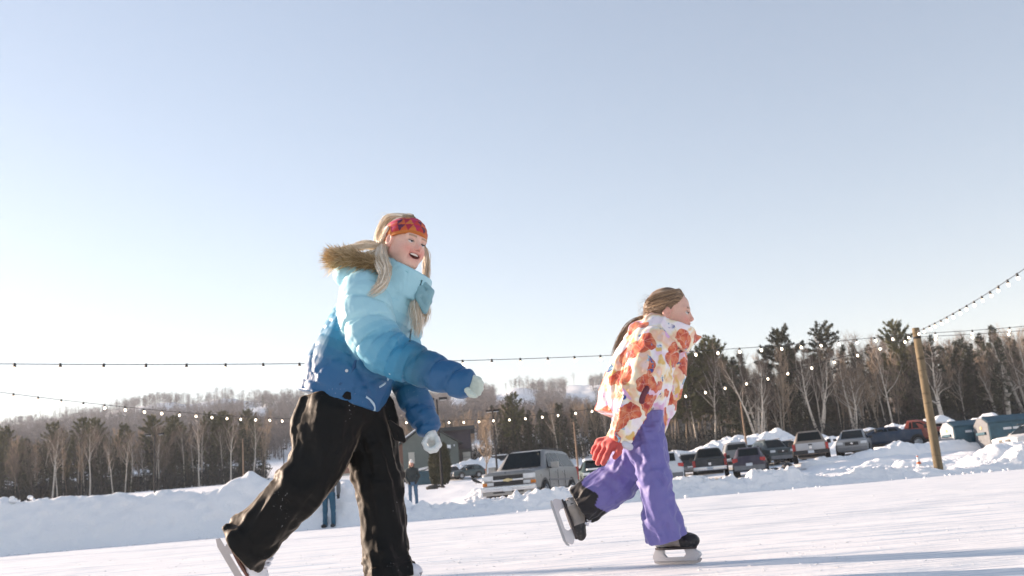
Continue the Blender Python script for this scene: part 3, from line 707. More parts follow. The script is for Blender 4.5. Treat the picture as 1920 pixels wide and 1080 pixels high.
M_CHROME = mat('bright trim', (.62, .63, .65), .25, .05, metallic=.85)
M_LAMPW = mat('clear lamp lens', (.62, .64, .66), .15, .1)
M_LAMPR = mat('red lamp lens', (.42, .02, .02), .2, .1)
M_LAMPA = mat('amber lamp lens', (.62, .20, .03), .25, .1)
M_PLATE = mat('plate', (.62, .65, .68), .5, .1)
M_GREYP = mat('grey bumper plastic', (.16, .165, .175), .5, .15)
def _car(body_st, W, zb, wheels, wr, glass, ends, pmat, extra, name, label, cat, pos, heading, group=None):
    """body_st: (x, belt z, top z, half width at top); ends: list of (s0,s1) station pairs carrying end glass"""
    if pos[1] > 45: pos = (pos[0], pos[1], float(ground_z(pos[0], pos[1]))-.03)
    o = empty(name, pos, heading); tag(o, label, cat, group)
    st = np.array(body_st, float); hw = W/2
    ring = []
    for k, (x, zbelt, ztop, wt) in enumerate(st):
        taper = 1.0-(.10 if k in (0, len(st)-1) else (.03 if k in (1, len(st)-2) else 0)); h = hw*taper; zlo = zb+(.06 if k in (0, len(st)-1) else 0)
        wt = min(wt, h-.01)
        half = [(h-.10, zlo), (h-.02, zlo+.12), (h, (zlo+zbelt)*.5+.08), (h-.035, zbelt), (wt, ztop-.07 if ztop-zbelt > .15 else zbelt+(ztop-zbelt)*.5), (wt-.13, ztop)]
        ring.append([(x, -y, z) for y, z in half]+[(x, y, z) for y, z in half[::-1]])
    n = 12; V = [p for r in ring for p in r]; Fc = []
    for i in range(len(ring)-1):
        for k in range(n): Fc.append((i*n+k, i*n+(k+1) % n, (i+1)*n+(k+1) % n, (i+1)*n+k))
    Fc.append(tuple(range(n))); Fc.append(tuple(reversed([(len(ring)-1)*n+k for k in range(n)])))
    MB().add(V, Fc).build('body', pmat, o, angle=28, bevel=.03)
    xs = st[:, 0]; order = np.argsort(xs)
    def side(x, v, s, off=.006):
        a = [np.interp(x, xs[order], np.array([r[8 if s > 0 else 3][j] for r in ring])[order]) for j in (1, 2)]
        b = [np.interp(x, xs[order], np.array([r[7 if s > 0 else 4][j] for r in ring])[order]) for j in (1, 2)]
        return (x, a[0]*(1-v)+b[0]*v+s*off, a[1]*(1-v)+b[1]*v)
    for s in (-1, 1):
        for poly in glass:
            m = MB(); A = [side(x, v, s) for x, v in poly]; B = [side(x, v, s, -.02) for x, v in poly]; k = len(poly)
            m.add(A+B, [tuple(range(k))]+[(i, (i+1) % k, (i+1) % k+k, i+k) for i in range(k)]); m.build('side_window', M_GLASS, o, smooth=False)
    for nm, i, j, f0, f1 in ends:
        def top(f, y):
            a, b = np.array(ring[i][5]), np.array(ring[j][5]); a2, b2 = np.array(ring[i][3]), np.array(ring[j][4])
            p = a*(1-f)+b*f; wv = abs(p[1])+.05; nrm = np.cross(b-a, (0, 1, 0)); nrm = nrm/np.linalg.norm(nrm); nrm *= np.sign(nrm[2]) if abs(nrm[2]) > .05 else np.sign(nrm[0]*p[0])
            return np.array([p[0], y*wv, p[2]])+nrm*.008
        m = MB(); A = [top(f0, -1), top(f0, 1), top(f1, .96), top(f1, -.96)]; B = [a-(A[0]-top(f0, -1))-np.array([0, 0, .02]) for a in A]
        m.add(A+B, [(0, 1, 2, 3), (0, 4, 5, 1), (1, 5, 6, 2), (2, 6, 7, 3), (3, 7, 4, 0)]); m.build(nm, M_GLASS, o, smooth=False)
    for x in wheels:
        for s in (-1, 1):
            R = Matrix.Rotation(rad(90), 3, 'X'); arch = [(x+(wr+.08)*math.cos(a), wr+(wr+.08)*math.sin(a)) for a in np.linspace(-.3, math.pi+.3, 15)]; arch = [(a, max(b, zb+.02)) for a, b in arch]
            lo = s*(hw+.004); MB().prism(arch, min(lo, lo-s*.05), max(lo, lo-s*.05)).build('wheel_arch', M_BLKP, o, smooth=False)
            wy = s*(hw-.10)
            w = MB().lathe([(wr*.62, -.11), (wr*.93, -.12), (wr, -.08), (wr, .08), (wr*.93, .12), (wr*.62, .11)], R, 24).build('wheel', M_TYRE, o); w.location = (x, wy+s*.03, wr)
            m = MB().lathe([(.02, .10), (wr*.2, .10), (wr*.25, .08), (wr*.55, .07), (wr*.64, .11), (wr*.64, -.1)], Matrix.Rotation(rad(-90 if s > 0 else 90), 3, 'X'), 20)
            m.build('rim', M_RIM, w)
    for nm, mt, boxes in extra:
        for bx in boxes:
            c, d = bx[:3], bx[3:6]; MB().box(c, d).build(nm, mt, o, bevel=min(d)*.22)
    return o
def mir(*bs): return [b for x in bs for b in (x, (x[0], -x[1])+tuple(x[2:]))]
def z_at(px, py, Y): return float(at(px, py, Y)[2])
def place(px, py, Y): p = at(px, py, Y); return (p[0], Y, p[2])
def head(deg): return rad(deg)   # 0 = driving right, -90 = towards the camera, 90 = away
PAINT = {}
def pt(c, m=.35, rough=.3, dirt=None):
    k = (c, m); dirt = dirt if dirt is not None else .10+.5*max(c)
    if k not in PAINT: PAINT[k] = paint('car paint', c, rough, m, dirt)
    return PAINT[k]
def estate(name, label, cat, pos, hd, c, L=4.7, W=1.86, H=1.62, snow=False, kind='suv', metal=.35):
    a, b = L/2, -L/2; hb = H*.60
    st = [(a, hb-.14, hb-.10, .66), (a-.08, hb-.08, hb-.02, .70), (a-1.05, hb, hb+.05, .74), (a-1.85, hb+.02, H-.06, .64), (a-2.25, hb+.03, H, .62), (b+.95, hb+.05, H-.02, .62), (b+.62, hb+.05, H-.05, .60), (b+.12, hb+.02, hb+.10, .68), (b, hb-.20, hb-.16, .68)]
    g = [[(a-1.35, .12), (a-1.95, .86), (a-2.35, .9), (a-2.35, .12)], [(a-2.43, .12), (a-2.43, .9), (a-3.25, .9), (a-3.25, .12)], [(a-3.33, .14), (a-3.33, .9), (b+.85, .86), (b+.55, .2)]]
    hw = W/2
    ex = [('headlight', M_LAMPW, mir((a-.06, hw-.26, hb-.20, .16, .36, .16))), ('grille', M_BLKP, [(a+.0, 0, hb-.24, .06, .75, .20)]), ('bumper', M_GREYP, [(a-.02, 0, .42, .14, W-.2, .24), (b+.04, 0, .48, .16, W-.16, .26)]),
          ('tail_light', M_LAMPR, mir((b+.10, hw-.16, hb-.08, .18, .30, .22))), ('number_plate', M_PLATE, [(b-.02, 0, hb-.34, .04, .36, .17)]), ('mirror', M_BLKP, mir((a-1.55, hw+.09, hb+.10, .12, .20, .15))),
          ('emblem', M_CHROME, [(a+.03, 0, hb-.22, .03, .14, .09)]), ('roof_rail', M_BLKP, mir((-.35, .55, H+.015, L*.42, .04, .05)))]
    if snow: ex.append(('snow_cover', M_PILE, [(-.3, 0, H+.02, L*.42, 1.2, .12), (a-.6, 0, hb+.05, .9, 1.2, .10)]))
    return _car(st, W, .30, (a-.95, b+.95), .36, g, [('windscreen', 2, 3, .10, .96), ('rear_window', 6, 7, .12, .88)], pt(c, metal), ex, name, label, cat, pos, hd)
def pickup(name, label, pos, hd, c, L=5.7, W=2.0, H=1.88, gate=None, rearbump=M_CHROME, topper=False, metal=.3):
    a, b = L/2, -L/2; hb = 1.14; bed = b+1.95
    st = [(a, hb-.14, hb-.08, .72), (a-.08, hb-.06, hb, .76), (a-1.30, hb, hb+.06, .80), (a-1.95, hb+.02, H-.05, .68), (a-2.3, hb+.02, H, .66), (bed+.25, hb+.02, H-.02, .66), (bed, hb+.02, hb+.10, .86)]
    st += [(b+.45, hb+.02, H-.04, .66), (b+.06, hb, H-.16, .66), (b, hb-.02, hb+.04, .80)] if topper else [(b+.04, hb, hb+.06, .90), (b, hb-.05, hb, .88)]
    if topper: st[6] = (bed, hb+.02, H-.04, .66)
    g = [[(a-1.5, .12), (a-2.05, .86), (a-2.5, .9), (a-2.5, .12)], [(a-2.58, .12), (a-2.58, .9), (bed+.38, .88), (bed+.3, .12)]]
    hw = W/2; gm = pt(gate) if gate else None
    ex = [('headlight', M_LAMPW, mir((a-.05, hw-.22, hb-.22, .14, .34, .20))), ('grille', M_BLKP, [(a+.0, 0, hb-.24, .08, 1.05, .30)]), ('bumper', rearbump, [(a+.02, 0, .58, .18, W-.1, .24), (b-.08, 0, .62, .20, W-.06, .22)]),
          ('tail_light', M_LAMPR, mir((b+.03, hw-.09, hb-.24, .12, .17, .42))), ('tailgate', gm or pt(c, metal), [(b-.015, 0, hb-.25, .05, W-.42, .50)]), ('tailgate_handle', M_BLKP, [(b-.05, 0, hb-.10, .03, .22, .07)]),
          ('number_plate', M_PLATE, [(b-.19, 0, .63, .02, .34, .16)]), ('mirror', M_BLKP, mir((a-1.75, hw+.13, hb+.14, .14, .24, .24))), ('emblem', M_CHROME, [(b-.045, 0, hb-.26, .03, .16, .16)]),
          ('underbody', M_BLKP, [(0, 0, .40, L-.5, W-.5, .16)])]
    return _car(st, W, .48, (a-.95, b+1.15), .41, g, [('windscreen', 2, 3, .10, .96), ('rear_window', 8, 9, .1, .8) if topper else ('rear_window', 5, 6, .14, .82)], pt(c, metal), ex, name, label, 'pickup truck', pos, hd)
# big silver SUV, nearest of all
def big_suv(pos, hd):
    a, b, W, H, hb = 2.7, -2.75, 2.02, 1.90, 1.16; hw = W/2
    st = [(a, hb-.16, hb-.10, .78), (a-.06, hb-.07, hb, .80), (a-.5, hb-.03, hb+.04, .82), (a-1.38, hb+.02, hb+.07, .82), (a-2.02, hb+.03, H-.05, .70), (a-2.4, hb+.03, H, .68), (-.6, hb+.03, H+.01, .68), (b+.5, hb+.03, H-.02, .68), (b+.25, hb+.03, H-.06, .66), (b+.04, hb+.0, hb+.06, .80), (b, .75, .8, .80)]
    g = [[(a-1.62, .10), (a-2.12, .84), (a-2.42, .90), (a-2.50, .90), (a-2.50, .10)], [(a-2.60, .10), (a-2.60, .90), (a-3.40, .90), (a-3.40, .10)], [(a-3.50, .10), (a-3.50, .90), (b+.50, .88), (b+.38, .12)]]
    ex = [('headlight', M_LAMPW, mir((a-.03, hw-.27, hb-.21, .16, .42, .17))), ('turn_signal', M_LAMPA, mir((a-.07, hw-.145, hb-.41, .16, .17, .12))), ('fog_lamp', M_LAMPW, mir((a-.03, hw-.37, hb-.41, .14, .27, .11))),
          ('grille', M_BLKP, [(a+.02, 0, hb-.20, .08, 1.08, .125), (a+.02, 0, hb-.40, .08, 1.06, .125)]), ('grille_bar', M_CHROME, [(a+.03, 0, hb-.30, .10, 1.12, .06)]),
          ('bumper', M_CHROME, [(a+.06, 0, .58, .22, W-.06, .17)]), ('bumper', M_BLKP, [(b-.02, 0, .60, .2, W-.08, .24)]), ('air_dam', pt((.34, .33, .31), .3), [(a+.03, 0, .44, .16, W-.14, .16)]), ('air_intake', M_BLKP, [(a+.095, .34, .455, .05, .42, .05), (a+.095, -.34, .455, .05, .42, .05)]),
          ('tail_light', M_LAMPR, mir((b+.02, hw-.09, hb-.15, .12, .16, .5))), ('mirror', pt((.34, .33, .31), .3), mir((a-1.70, hw+.17, hb+.13, .16, .26, .22))), ('mirror_arm', M_BLKP, mir((a-1.68, hw+.02, hb+.05, .09, .12, .07))),
          ('number_plate', M_PLATE, [(a+.175, 0, .56, .02, .32, .15)]), ('roof_rack', M_BLKP, mir((-.9, .60, H+.05, 2.6, .04, .04))), ('door_handle', M_CHROME, mir((a-2.38, hw+.012, hb-.10, .16, .03, .035), (a-3.28, hw+.012, hb-.10, .16, .03, .035))),
          ('side_trim', M_GREYP, mir((-.15, hw+.008, .78, 2.9, .03, .06))), ('windscreen_wiper', M_BLKP, [(a-1.42, .35, hb+.10, .03, .6, .025), (a-1.42, -.35, hb+.10, .03, .6, .025)]), ('underbody', M_BLKP, [(0, 0, .36, 4.8, 1.4, .16)])]
    o = _car(st, W, .42, (a-.93, b+1.12), .39, g, [('windscreen', 3, 4, .08, .97), ('rear_window', 8, 9, .1, .9)], pt((.25, .25, .245), .45, .25, .4), ex, 'suv', 'big silver grey SUV with two bar grille facing the camera behind the low snow bank', 'car', pos, hd)
    em = [(-.17, 0), (-.13, .035), (-.055, .035), (-.055, .055), (.055, .055), (.055, .035), (.15, .035), (.17, 0), (.13, -.035), (.055, -.035), (.055, -.055), (-.055, -.055), (-.055, -.035), (-.15, -.035)]
    MB().prism([(y, z) for y, z in em], -.02, .02, Matrix.Rotation(rad(90), 3, 'Z')).build('emblem', mat('gold emblem', (.62, .52, .30), .35, .1, metallic=.5), o, smooth=False).location = (a+.09, 0, hb-.30)
    m = MB(); 
    for x in (a-1.5, a-2.55, a-3.45):
        for s in (-1, 1): m.box((x, s*(hw+.002), hb-.38), (.014, .012, .70))
    m.build('door_seam', M_BLKP, o, smooth=False)
    return o
_s = big_suv(place(1003, 943, 37.5), head(-108)); _s.scale = (1.05, 1.05, 1.03)
estate('parked_suv', 'white SUV seen from behind, half hidden by the leg of the girl in purple pants', 'car', place(1252, 907, 56), head(82), (.62, .64, .66), 4.9, 1.95, 1.80, metal=.0)
pickup('pickup_truck', 'black pickup with white rear bumper and red tail light parked behind the bank', place(1336, 905, 60), head(79), (.035, .04, .042), gate=(.05, .055, .058))
estate('parked_car', 'dark purple crossover seen from behind, beside the black pickup', 'car', place(1412, 902, 57), head(75), (.055, .048, .07), 4.5, 1.84, 1.64)
estate('parked_car', 'dark car under a blanket of snow just left of the black pickup', 'car', place(1296, 886, 68), head(80), (.05, .055, .06), 4.6, 1.85, 1.5, snow=True)
pickup('pickup_truck', 'small pale grey pickup with cap, seen above the dark purple crossover', place(1381, 876, 70), head(82), (.20, .21, .22), 5.2, 1.85, 1.85, topper=True)
estate('parked_car', 'small black car between the grey capped pickup and the snow heap', 'car', place(1408, 872, 76), head(84), (.03, .034, .036), 4.4, 1.8, 1.45)
estate('parked_suv', 'dark teal SUV facing the camera before the snow heap', 'car', place(1448, 868, 70), head(-84), (.045, .065, .07), 4.8, 1.95, 1.75)
estate('parked_car', 'dark grey car tucked between the teal SUV and the tan pickup', 'car', place(1474, 866, 73), head(-80), (.07, .075, .08), 4.5, 1.8, 1.6)
pickup('pickup_truck', 'tan pickup with pale tailgate, seen from behind left of the grey estate car', place(1523, 864, 60), head(74), (.30, .25, .21), 5.8, 2.05, 1.95, gate=(.48, .48, .50), rearbump=M_BLKP)
estate('parked_car', 'grey estate car with black grille facing the camera behind the snow ridge', 'car', place(1605, 853, 60), head(-112), (.26, .27, .28), 4.8, 1.88, 1.62)
pickup('pickup_truck', 'dark blue pickup side on, sunk behind the snow ridge', place(1668, 846, 62), head(176), (.03, .05, .085), 5.4, 1.95, 1.5)
pickup('pickup_truck', 'orange red pickup with black cab behind the leaning light pole', place(1722, 846, 62), head(-28), (.25, .055, .035), 5.0, 1.9, 1.75, metal=.1)
estate('parked_car', 'black car with snow covered bonnet between the light pole and a dumpster', 'car', place(1755, 838, 62), head(-60), (.03, .026, .035), 4.5, 1.82, 1.5, snow=True)
estate('parked_car', 'white car with amber lamp cut off by the right border of the photo', 'car', place(1948, 838, 52), head(-160), (.6, .6, .6), 4.5, 1.85, 1.5, metal=0)
estate('parked_car', 'dark teal hatchback parked below the snowy slope beside the cedars', 'car', place(878, 906, 112), head(205), (.06, .085, .09), 4.0, 1.75, 1.5)
estate('parked_car', 'frosty dark car nose on between the cedars and the hatchback', 'car', place(849, 908, 113), head(-70), (.09, .10, .11), 4.2, 1.78, 1.5)
estate('parked_car', 'black car half buried in the snow heap behind the silver SUV', 'car', place(935, 878, 125), head(172), (.03, .035, .038), 4.6, 1.8, 1.45, snow=True)
estate('parked_car', 'dark green car behind the red glove of the girl in purple pants', 'car', place(1118, 900, 56), head(-90), (.03, .06, .055), 4.7, 1.85, 1.55, snow=True)
estate('parked_car', 'dark car at the foot of the green building left of the cedars', 'car', place(790, 914, 108), head(15), (.04, .048, .052), 4.3, 1.78, 1.45, snow=True)
# ------------------------------------------------------------------ dumpsters
M_TEAL = mat('teal dumpster steel', (.022, .085, .125), .5, .25, 3.0, bump=.2, bscale=9)
M_TEALD = mat('dark teal lid', (.024, .085, .12), .55, .25, 3.0)
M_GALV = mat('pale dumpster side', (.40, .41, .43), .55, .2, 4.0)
def dumpster(label, pos, hd, w, d, h, side):
    pos = (pos[0], pos[1], float(ground_z(pos[0], pos[1]))-.02); o = empty('dumpster', pos, hd); tag(o, label, 'dumpster', None)
    prof = [(-d/2, .12), (d/2-.15, .12), (d/2, .35), (d/2, h*.98), (d*.12, h*1.22), (-d*.18, h*1.22), (-d/2, h*.95)]
    MB().prism(prof, -w/2, w/2).build('bin', M_TEAL, o, smooth=False, bevel=.02)
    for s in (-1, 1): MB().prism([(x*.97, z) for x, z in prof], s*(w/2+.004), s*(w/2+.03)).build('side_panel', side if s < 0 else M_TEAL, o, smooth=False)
    m = MB().add([(d/2+.03, -w/2, h), (d/2+.03, w/2, h), (d*.12, w/2, h*1.25), (d*.12, -w/2, h*1.25), (d/2+.03, -w/2, h+.04), (d/2+.03, w/2, h+.04), (d*.12, w/2, h*1.25+.04), (d*.12, -w/2, h*1.25+.04)], [(0, 1, 2, 3), (4, 7, 6, 5), (0, 4, 5, 1), (1, 5, 6, 2), (2, 6, 7, 3), (3, 7, 4, 0)]); m.build('lid', M_TEALD, o, smooth=False)
    MB().box((d/2+.012, -.05, h*.74), (.02, w*.34, .13)).build('sticker', M_PLATE, o, smooth=False)
    for y in (-w*.5+.05, 0.0, w*.5-.05): MB().box((d/2+.02, y, h*.5), (.05, .07, h*.8)).build('steel_rib', M_TEAL, o, smooth=False)
    for q in (-1, 1): MB().box((0, q*(w/2+.075), h*.62), (d*.6, .09, .14)).build('fork_pocket', M_TEAL, o, smooth=False)
    MB().lathe([(.0, .035), (.09, .035), (.09, 0)], Matrix.Rotation(rad(90), 3, 'X'), 16).build('decal', M_LAMPA if False else mat('yellow decal', (.62, .5, .22), .5, .1), o).location = (.05, -w/2-.03, h*.84)
    for y in (-w*.4, w*.4): MB().box((0, y, .06), (d*.8, .1, .14)).build('skid', M_BLKP, o, smooth=False)
    return o
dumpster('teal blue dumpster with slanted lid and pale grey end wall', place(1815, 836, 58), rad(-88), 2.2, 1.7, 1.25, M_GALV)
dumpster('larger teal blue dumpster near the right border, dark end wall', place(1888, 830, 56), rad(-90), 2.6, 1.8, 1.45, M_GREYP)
# ------------------------------------------------------------------ building
def siding(name, c, sc=(1, 1, 14)):
    t = NT(name); co = t.coord(); n = t.noise(co, 1.5, 4); w = t.n('ShaderNodeTexWave', wave_type='BANDS', bands_direction='Z'); t.l(co, w.inputs[0]); w.inputs['Scale'].default_value = 2.2
    t.col(t.ramp(n.outputs[0], [(.3, tuple(x*.88 for x in c)), (.7, tuple(x*1.08 for x in c))])); t.set(Roughness=.7); t.bump(w.outputs[0], .35, .03); return t.m
M_SAGE = siding('sage green siding', (.125, .15, .135)); M_PLUM = siding('plum siding', (.060, .048, .062)); M_RUST = siding('rust brown siding', (.28, .14, .095)); M_FASC = mat('dark fascia', (.035, .042, .045), .6); M_CREAM = mat('cream door', (.48, .46, .40), .6, .08); M_DKG = mat('dark window', (.03, .035, .04), .2)
bY = 130.0; bp = at(808, 880, bY); ppm = F_PX/bY/ (math.cos(PITCH)+.01)
bo = empty('building', (bp[0], bY, bp[2]-.2), rad(3)); tag(bo, 'sage green building with gable front and plum flat roofed block', 'building')
k = bY*math.cos(PITCH)/F_PX
def bx(px): return (px-808)*k*1.0
w0, w1 = bx(757), bx(862); pk = 6.2
# the slope of the image is only the camera's roll: the building itself stands level
prof = [(w0, 0), (w1, 0), (w1, 3.5), ((w0+w1)/2-.4, pk), (w0, 3.9)]
MB().prism(prof, 0, 9).build('gable_wall', M_SAGE, bo, smooth=False)
def slab(a, b, lo, hi, th, nm, mt):
    a, b = Vector((a[0], 0, a[1])), Vector((b[0], 0, b[1])); n = Vector((-(b-a).z, 0, (b-a).x)).normalized()*th
    MB().prism([(p.x, p.z) for p in (a, b, b+n, a+n)], lo, hi).build(nm, mt, bo, smooth=False)
c0 = ((w0+w1)/2-.4, pk+.02)
slab((w0-.6, 3.66), c0, -.5, 9.3, .16, 'roof', M_FASC); slab(c0, (w1+.5, 3.32), -.5, 9.3, .16, 'roof', M_FASC)
slab((w0-.55, 3.85), (c0[0], c0[1]+.17), -.35, 9.1, .22, 'roof_snow', M_PILE)
q0, q1 = bx(826), bx(887)
MB().box(((q0+q1)/2, 7.0, 2.65), (q1-q0, 8, 5.3)).build('block_wall', M_PLUM, bo, smooth=False)
MB().box(((q0+q1)/2+.15, 6.9, 5.52), (q1-q0+1.0, 9, .5)).build('flat_roof', M_FASC, bo, smooth=False)
MB().box(((w1+q1)/2, 4.0, 1.35), (q1-w1-.02, 2.0, 2.7)).build('entry_wall', M_SAGE, bo, smooth=False)
MB().box((bx(877), 2.96, 1.2), (1.05, .12, 2.1)).build('door', M_CREAM, bo, smooth=False)
MB().box((bx(877), 2.88, 1.55), (1.0, .06, .06)).build('door_rail', M_GREYP, bo, smooth=False)
MB().box((bx(773), -.05, 1.9), (.8, .12, 1.5)).build('window', M_CREAM, bo, smooth=False)
MB().box((bx(855), -.12, 3.1), (.16, .2, .25)).build('wall_lamp', M_PLATE, bo, smooth=False)
slab((bx(820), 2.75), (bx(845), 2.55), -1.6, -.02, .14, 'awning', M_FASC); slab((bx(818), 2.92), (bx(848), 2.70), -1.7, -.02, .42, 'awning_snow', M_PILE)
x0, x1 = bx(612), w0-.02
MB().box(((x0+x1)/2, 4.5, 2.35), (x1-x0, 7, 4.1)).build('wing_wall', M_RUST, bo, smooth=False); MB().box(((x0+x1)/2, 4.46, .15), (x1-x0+.04, 7.04, .9)).build('wing_base', M_CREAM, bo, smooth=False)
slab((x0-.3, 4.4), (x1, 4.45), .6, 8.4, .3, 'wing_roof', M_PILE)
for px in (690, 730): MB().box((bx(px), .98, 2.6), (1.1, .1, 1.2)).build('window', M_DKG, bo, smooth=False)
# low snow roofed shelter in front
sp = at(800, 902, 88); so_ = empty('shelter', (sp[0], 88, sp[2]-.2), 0); tag(so_, 'low teal shelter under a sloping snow covered roof left of the cedars', 'shelter')
MB().box((0, 0, .5), (2.0, 1.6, 1.2)).build('cabin', M_TEAL, so_, smooth=False)
MB().prism([(-1.25, 1.02), (1.2, 1.42), (1.2, 1.62), (-1.25, 1.2)], -1, 1).build('roof', M_PILE, so_, smooth=False)
# hut deep in the left wood
hp = at(243, 915, 172); ho = empty('hut', (hp[0], 172, hp[2]-.3), 0); tag(ho, 'small dark hut with pale eaves among the trunks of the left wood', 'hut')
MB().box((0, 0, 1.1), (3.4, 3, 2.2)).build('wall', M_BARK, ho, smooth=False); MB().box((0, 0, 2.32), (4.0, 3.6, .3)).build('roof', M_PILE, ho, smooth=False); MB().box((.4, -1.53, 1.1), (.9, .06, 1.1)).build('window', M_DKG, ho, smooth=False)
# ------------------------------------------------------------------ poles, lamps, string lights
M_POLE = bark_mat('weathered pole wood', (.125, .096, .060), (.21, .165, .105), (.085, .065, .042)); M_STEEL = mat('dark lamp steel', (.03, .03, .032), .8, .2, spec=.1); M_WOODP = mat('brown post', (.20, .13, .085), .8, .2)
def wood_pole(label, x, y, z0, H, r=.12, tilt=(0, 0)):
    o = empty('light_pole', (x, y, z0)); o.rotation_euler = (tilt[0], tilt[1], 0); tag(o, label, 'pole')
    MB().lathe([(0, -.4), (r*1.05, -.4), (r*1.02, 1), (r*.92, H*.7), (r*.84, H-.02), (r*.8, H), (0, H+.01)], None, 16).build('post', M_POLE, o)
    MB().tube([(0, -r, H-.28), (0, -r-.1, H-.24), (0, -r-.12, H-.3)], .012, 6).build('hook', M_STEEL, o); MB().lathe([(r*.9, H-.33), (r*.92, H-.33), (r*.92, H-.27), (r*.9, H-.27)], None, 16).build('band', M_STEEL, o)
    return o
PP = at(1760, 879, 28.9); PT = at(1716, 612, 28.9)
lean = math.atan2(PT[0]-PP[0], PT[2]-PP[2]); PH = float(PT[2]-PP[2])
wood_pole('thick leaning wooden pole carrying string lights at the rink edge', PP[0], 28.9, float(PP[2])-.05, PH, .125, (0, lean))
def lamp_post(label, px, py0, py1, Y, heads, arm=.5):
    b = at(px, py0, Y); H = float(at(px, py1, Y)[2]-b[2]); z = min(float(b[2]), float(ground_z(b[0], Y))); H += float(b[2])-z
    o = empty('lamp_post', (b[0], Y, z)); tag(o, label, 'lamp post')
    MB().lathe([(0, -.3), (.13, -.3), (.12, .1), (.10, .15), (.065, H), (0, H+.01)], None, 10).build('mast', M_STEEL if heads else M_WOODP, o)
    for s in heads:
        h = MB().box((s*arm, 0, H+.03), (.62, .32, .20)).build('lamp_head', M_STEEL, o, bevel=.04); MB().box((s*arm, 0, H-.085), (.5, .24, .03)).build('lens', M_LAMPW, h, smooth=False)
    return o
lamp_post('twin headed parking lamp post rising before the green building', 829, 905, 748, 74, (-1, 1))
lamp_post('slim lamp post between the bare tree and the silver SUV', 932, 880, 770, 92, (-1, 1), .35)
lamp_post('dark twin headed lamp post in front of the left wood', 290, 930, 815, 112, (-1, 1), .75)
lamp_post('thin dark post with one lamp by the ski run', 533, 890, 842, 150, (1,), .2)
lamp_post('tall bare light mast in front of the left wood', 457, 908, 822, 125, ())
lamp_post('thin brown post behind the small grey pickup', 1403, 862, 752, 84, ())
lamp_post('thin bare post between the silver SUV and the girl with red gloves', 1083, 868, 790, 95, ())
_q = on_z(1245, 1061, 0); LPX, LPY = float(_q[0]+SUN_DIR[0]*18.6), float(_q[1]+SUN_DIR[1]*18.6)
wood_pole('wooden light pole standing outside the left border', LPX, LPY, 0, 4.5)
Q0 = at(708, 945, 41); wood_pole('wooden light pole at the far rink corner behind the girl in black pants', Q0[0], 41, .2, float(at(700, 785, 41)[2]-.2)+.25)
RPX, RPY = 8.9, 9.5; wood_pole('wooden light pole standing outside the right border', RPX, RPY, 0, 4.6)
S1X, S1Y = 24.0, 28.0; wood_pole('second wooden light pole outside the right border', S1X, S1Y, 0.1, 4.9)
L2X, L2Y = -14.0, 22.0; wood_pole('third wooden light pole outside the left border', L2X, L2Y, 0, 4.4)
M_BULB = bpy.data.materials.new('lit bulb'); M_BULB.use_nodes = True; b_ = M_BULB.node_tree.nodes['Principled BSDF']
b_.inputs['Base Color'].default_value = (.9, .85, .75, 1); b_.inputs['Emission Color'].default_value = (1, .83, .6, 1); b_.inputs['Emission Strength'].default_value = 3.0
bulb_me = None
def string(label, A, B, sag, spacing=.72, group='light strings over the rink', seed=0, mids=()):
    global bulb_me, sock_me
    rng = np.random.RandomState(seed); A = np.array(A, float); B = np.array(B, float); n = 60; t = np.linspace(0, 1, n)
    P = A+(B-A)*t[:, None]; P[:, 2] -= sag*4*t*(1-t)
    o = empty('string_lights', A); tag(o, label, 'string lights', group)
    MB().tube(P-A, .008, 5).build('wire', M_BLKP, o)
    L = np.linalg.norm(B-A); N = int(L/spacing)
    for k in range(N):
        u = (k+.5)/N; p = A+(B-A)*u; p[2] -= sag*4*u*(1-u); p = p-A
        Mr = Matrix.Rotation(rng.normal(0, .16), 4, 'X') @ Matrix.Rotation(rng.normal(0, .16), 4, 'Y')
        if bulb_me is None:
            b = MB().lathe([(.0, -.135), (.018, -.131), (.028, -.117), (.031, -.100), (.027, -.082), (.019, -.066), (.016, -.06)], None, 12).build('bulb', M_BULB, o)
            s = MB().lathe([(.0, -.058), (.027, -.062), (.027, -.02), (.021, .018), (.0, .02)], None, 10).build('socket', M_BLKP, b); bulb_me = b.data; sock_me = s.data
        else:
            b = link('bulb', bulb_me, o); s = link('socket', sock_me, b)
        b.matrix_local = Matrix.Translation(p) @ Mr
    return o
PTOP = PT-np.array([0, 0, .22])
string('upper light string running from the leaning pole across the sky to the left border', PTOP, (LPX, LPY, 3.72), .50, .74, seed=1)
QT = at(700, 786, 41)
string('lower light string from the leaning pole to the far rink corner', PTOP-np.array([0, 0, .05]), QT, .85, .72, seed=2)
string('lower light string sagging from the left border to the far rink corner', (L2X, L2Y, 4.2), QT, .30, .74, seed=3)
string('steep light string climbing from the leaning pole to the upper right border', PTOP+np.array([0, 0, .05]), (RPX, RPY, 4.55), .32, .62, seed=4)
string('upper of two nearly level light strings right of the leaning pole', PTOP, (S1X, S1Y, 4.85), .32, 1.0, seed=5)
string('lower of two nearly level light strings right of the leaning pole', PTOP-np.array([0, 0, .1]), (S1X, S1Y+.6, 4.6), .28, 1.0, seed=6)
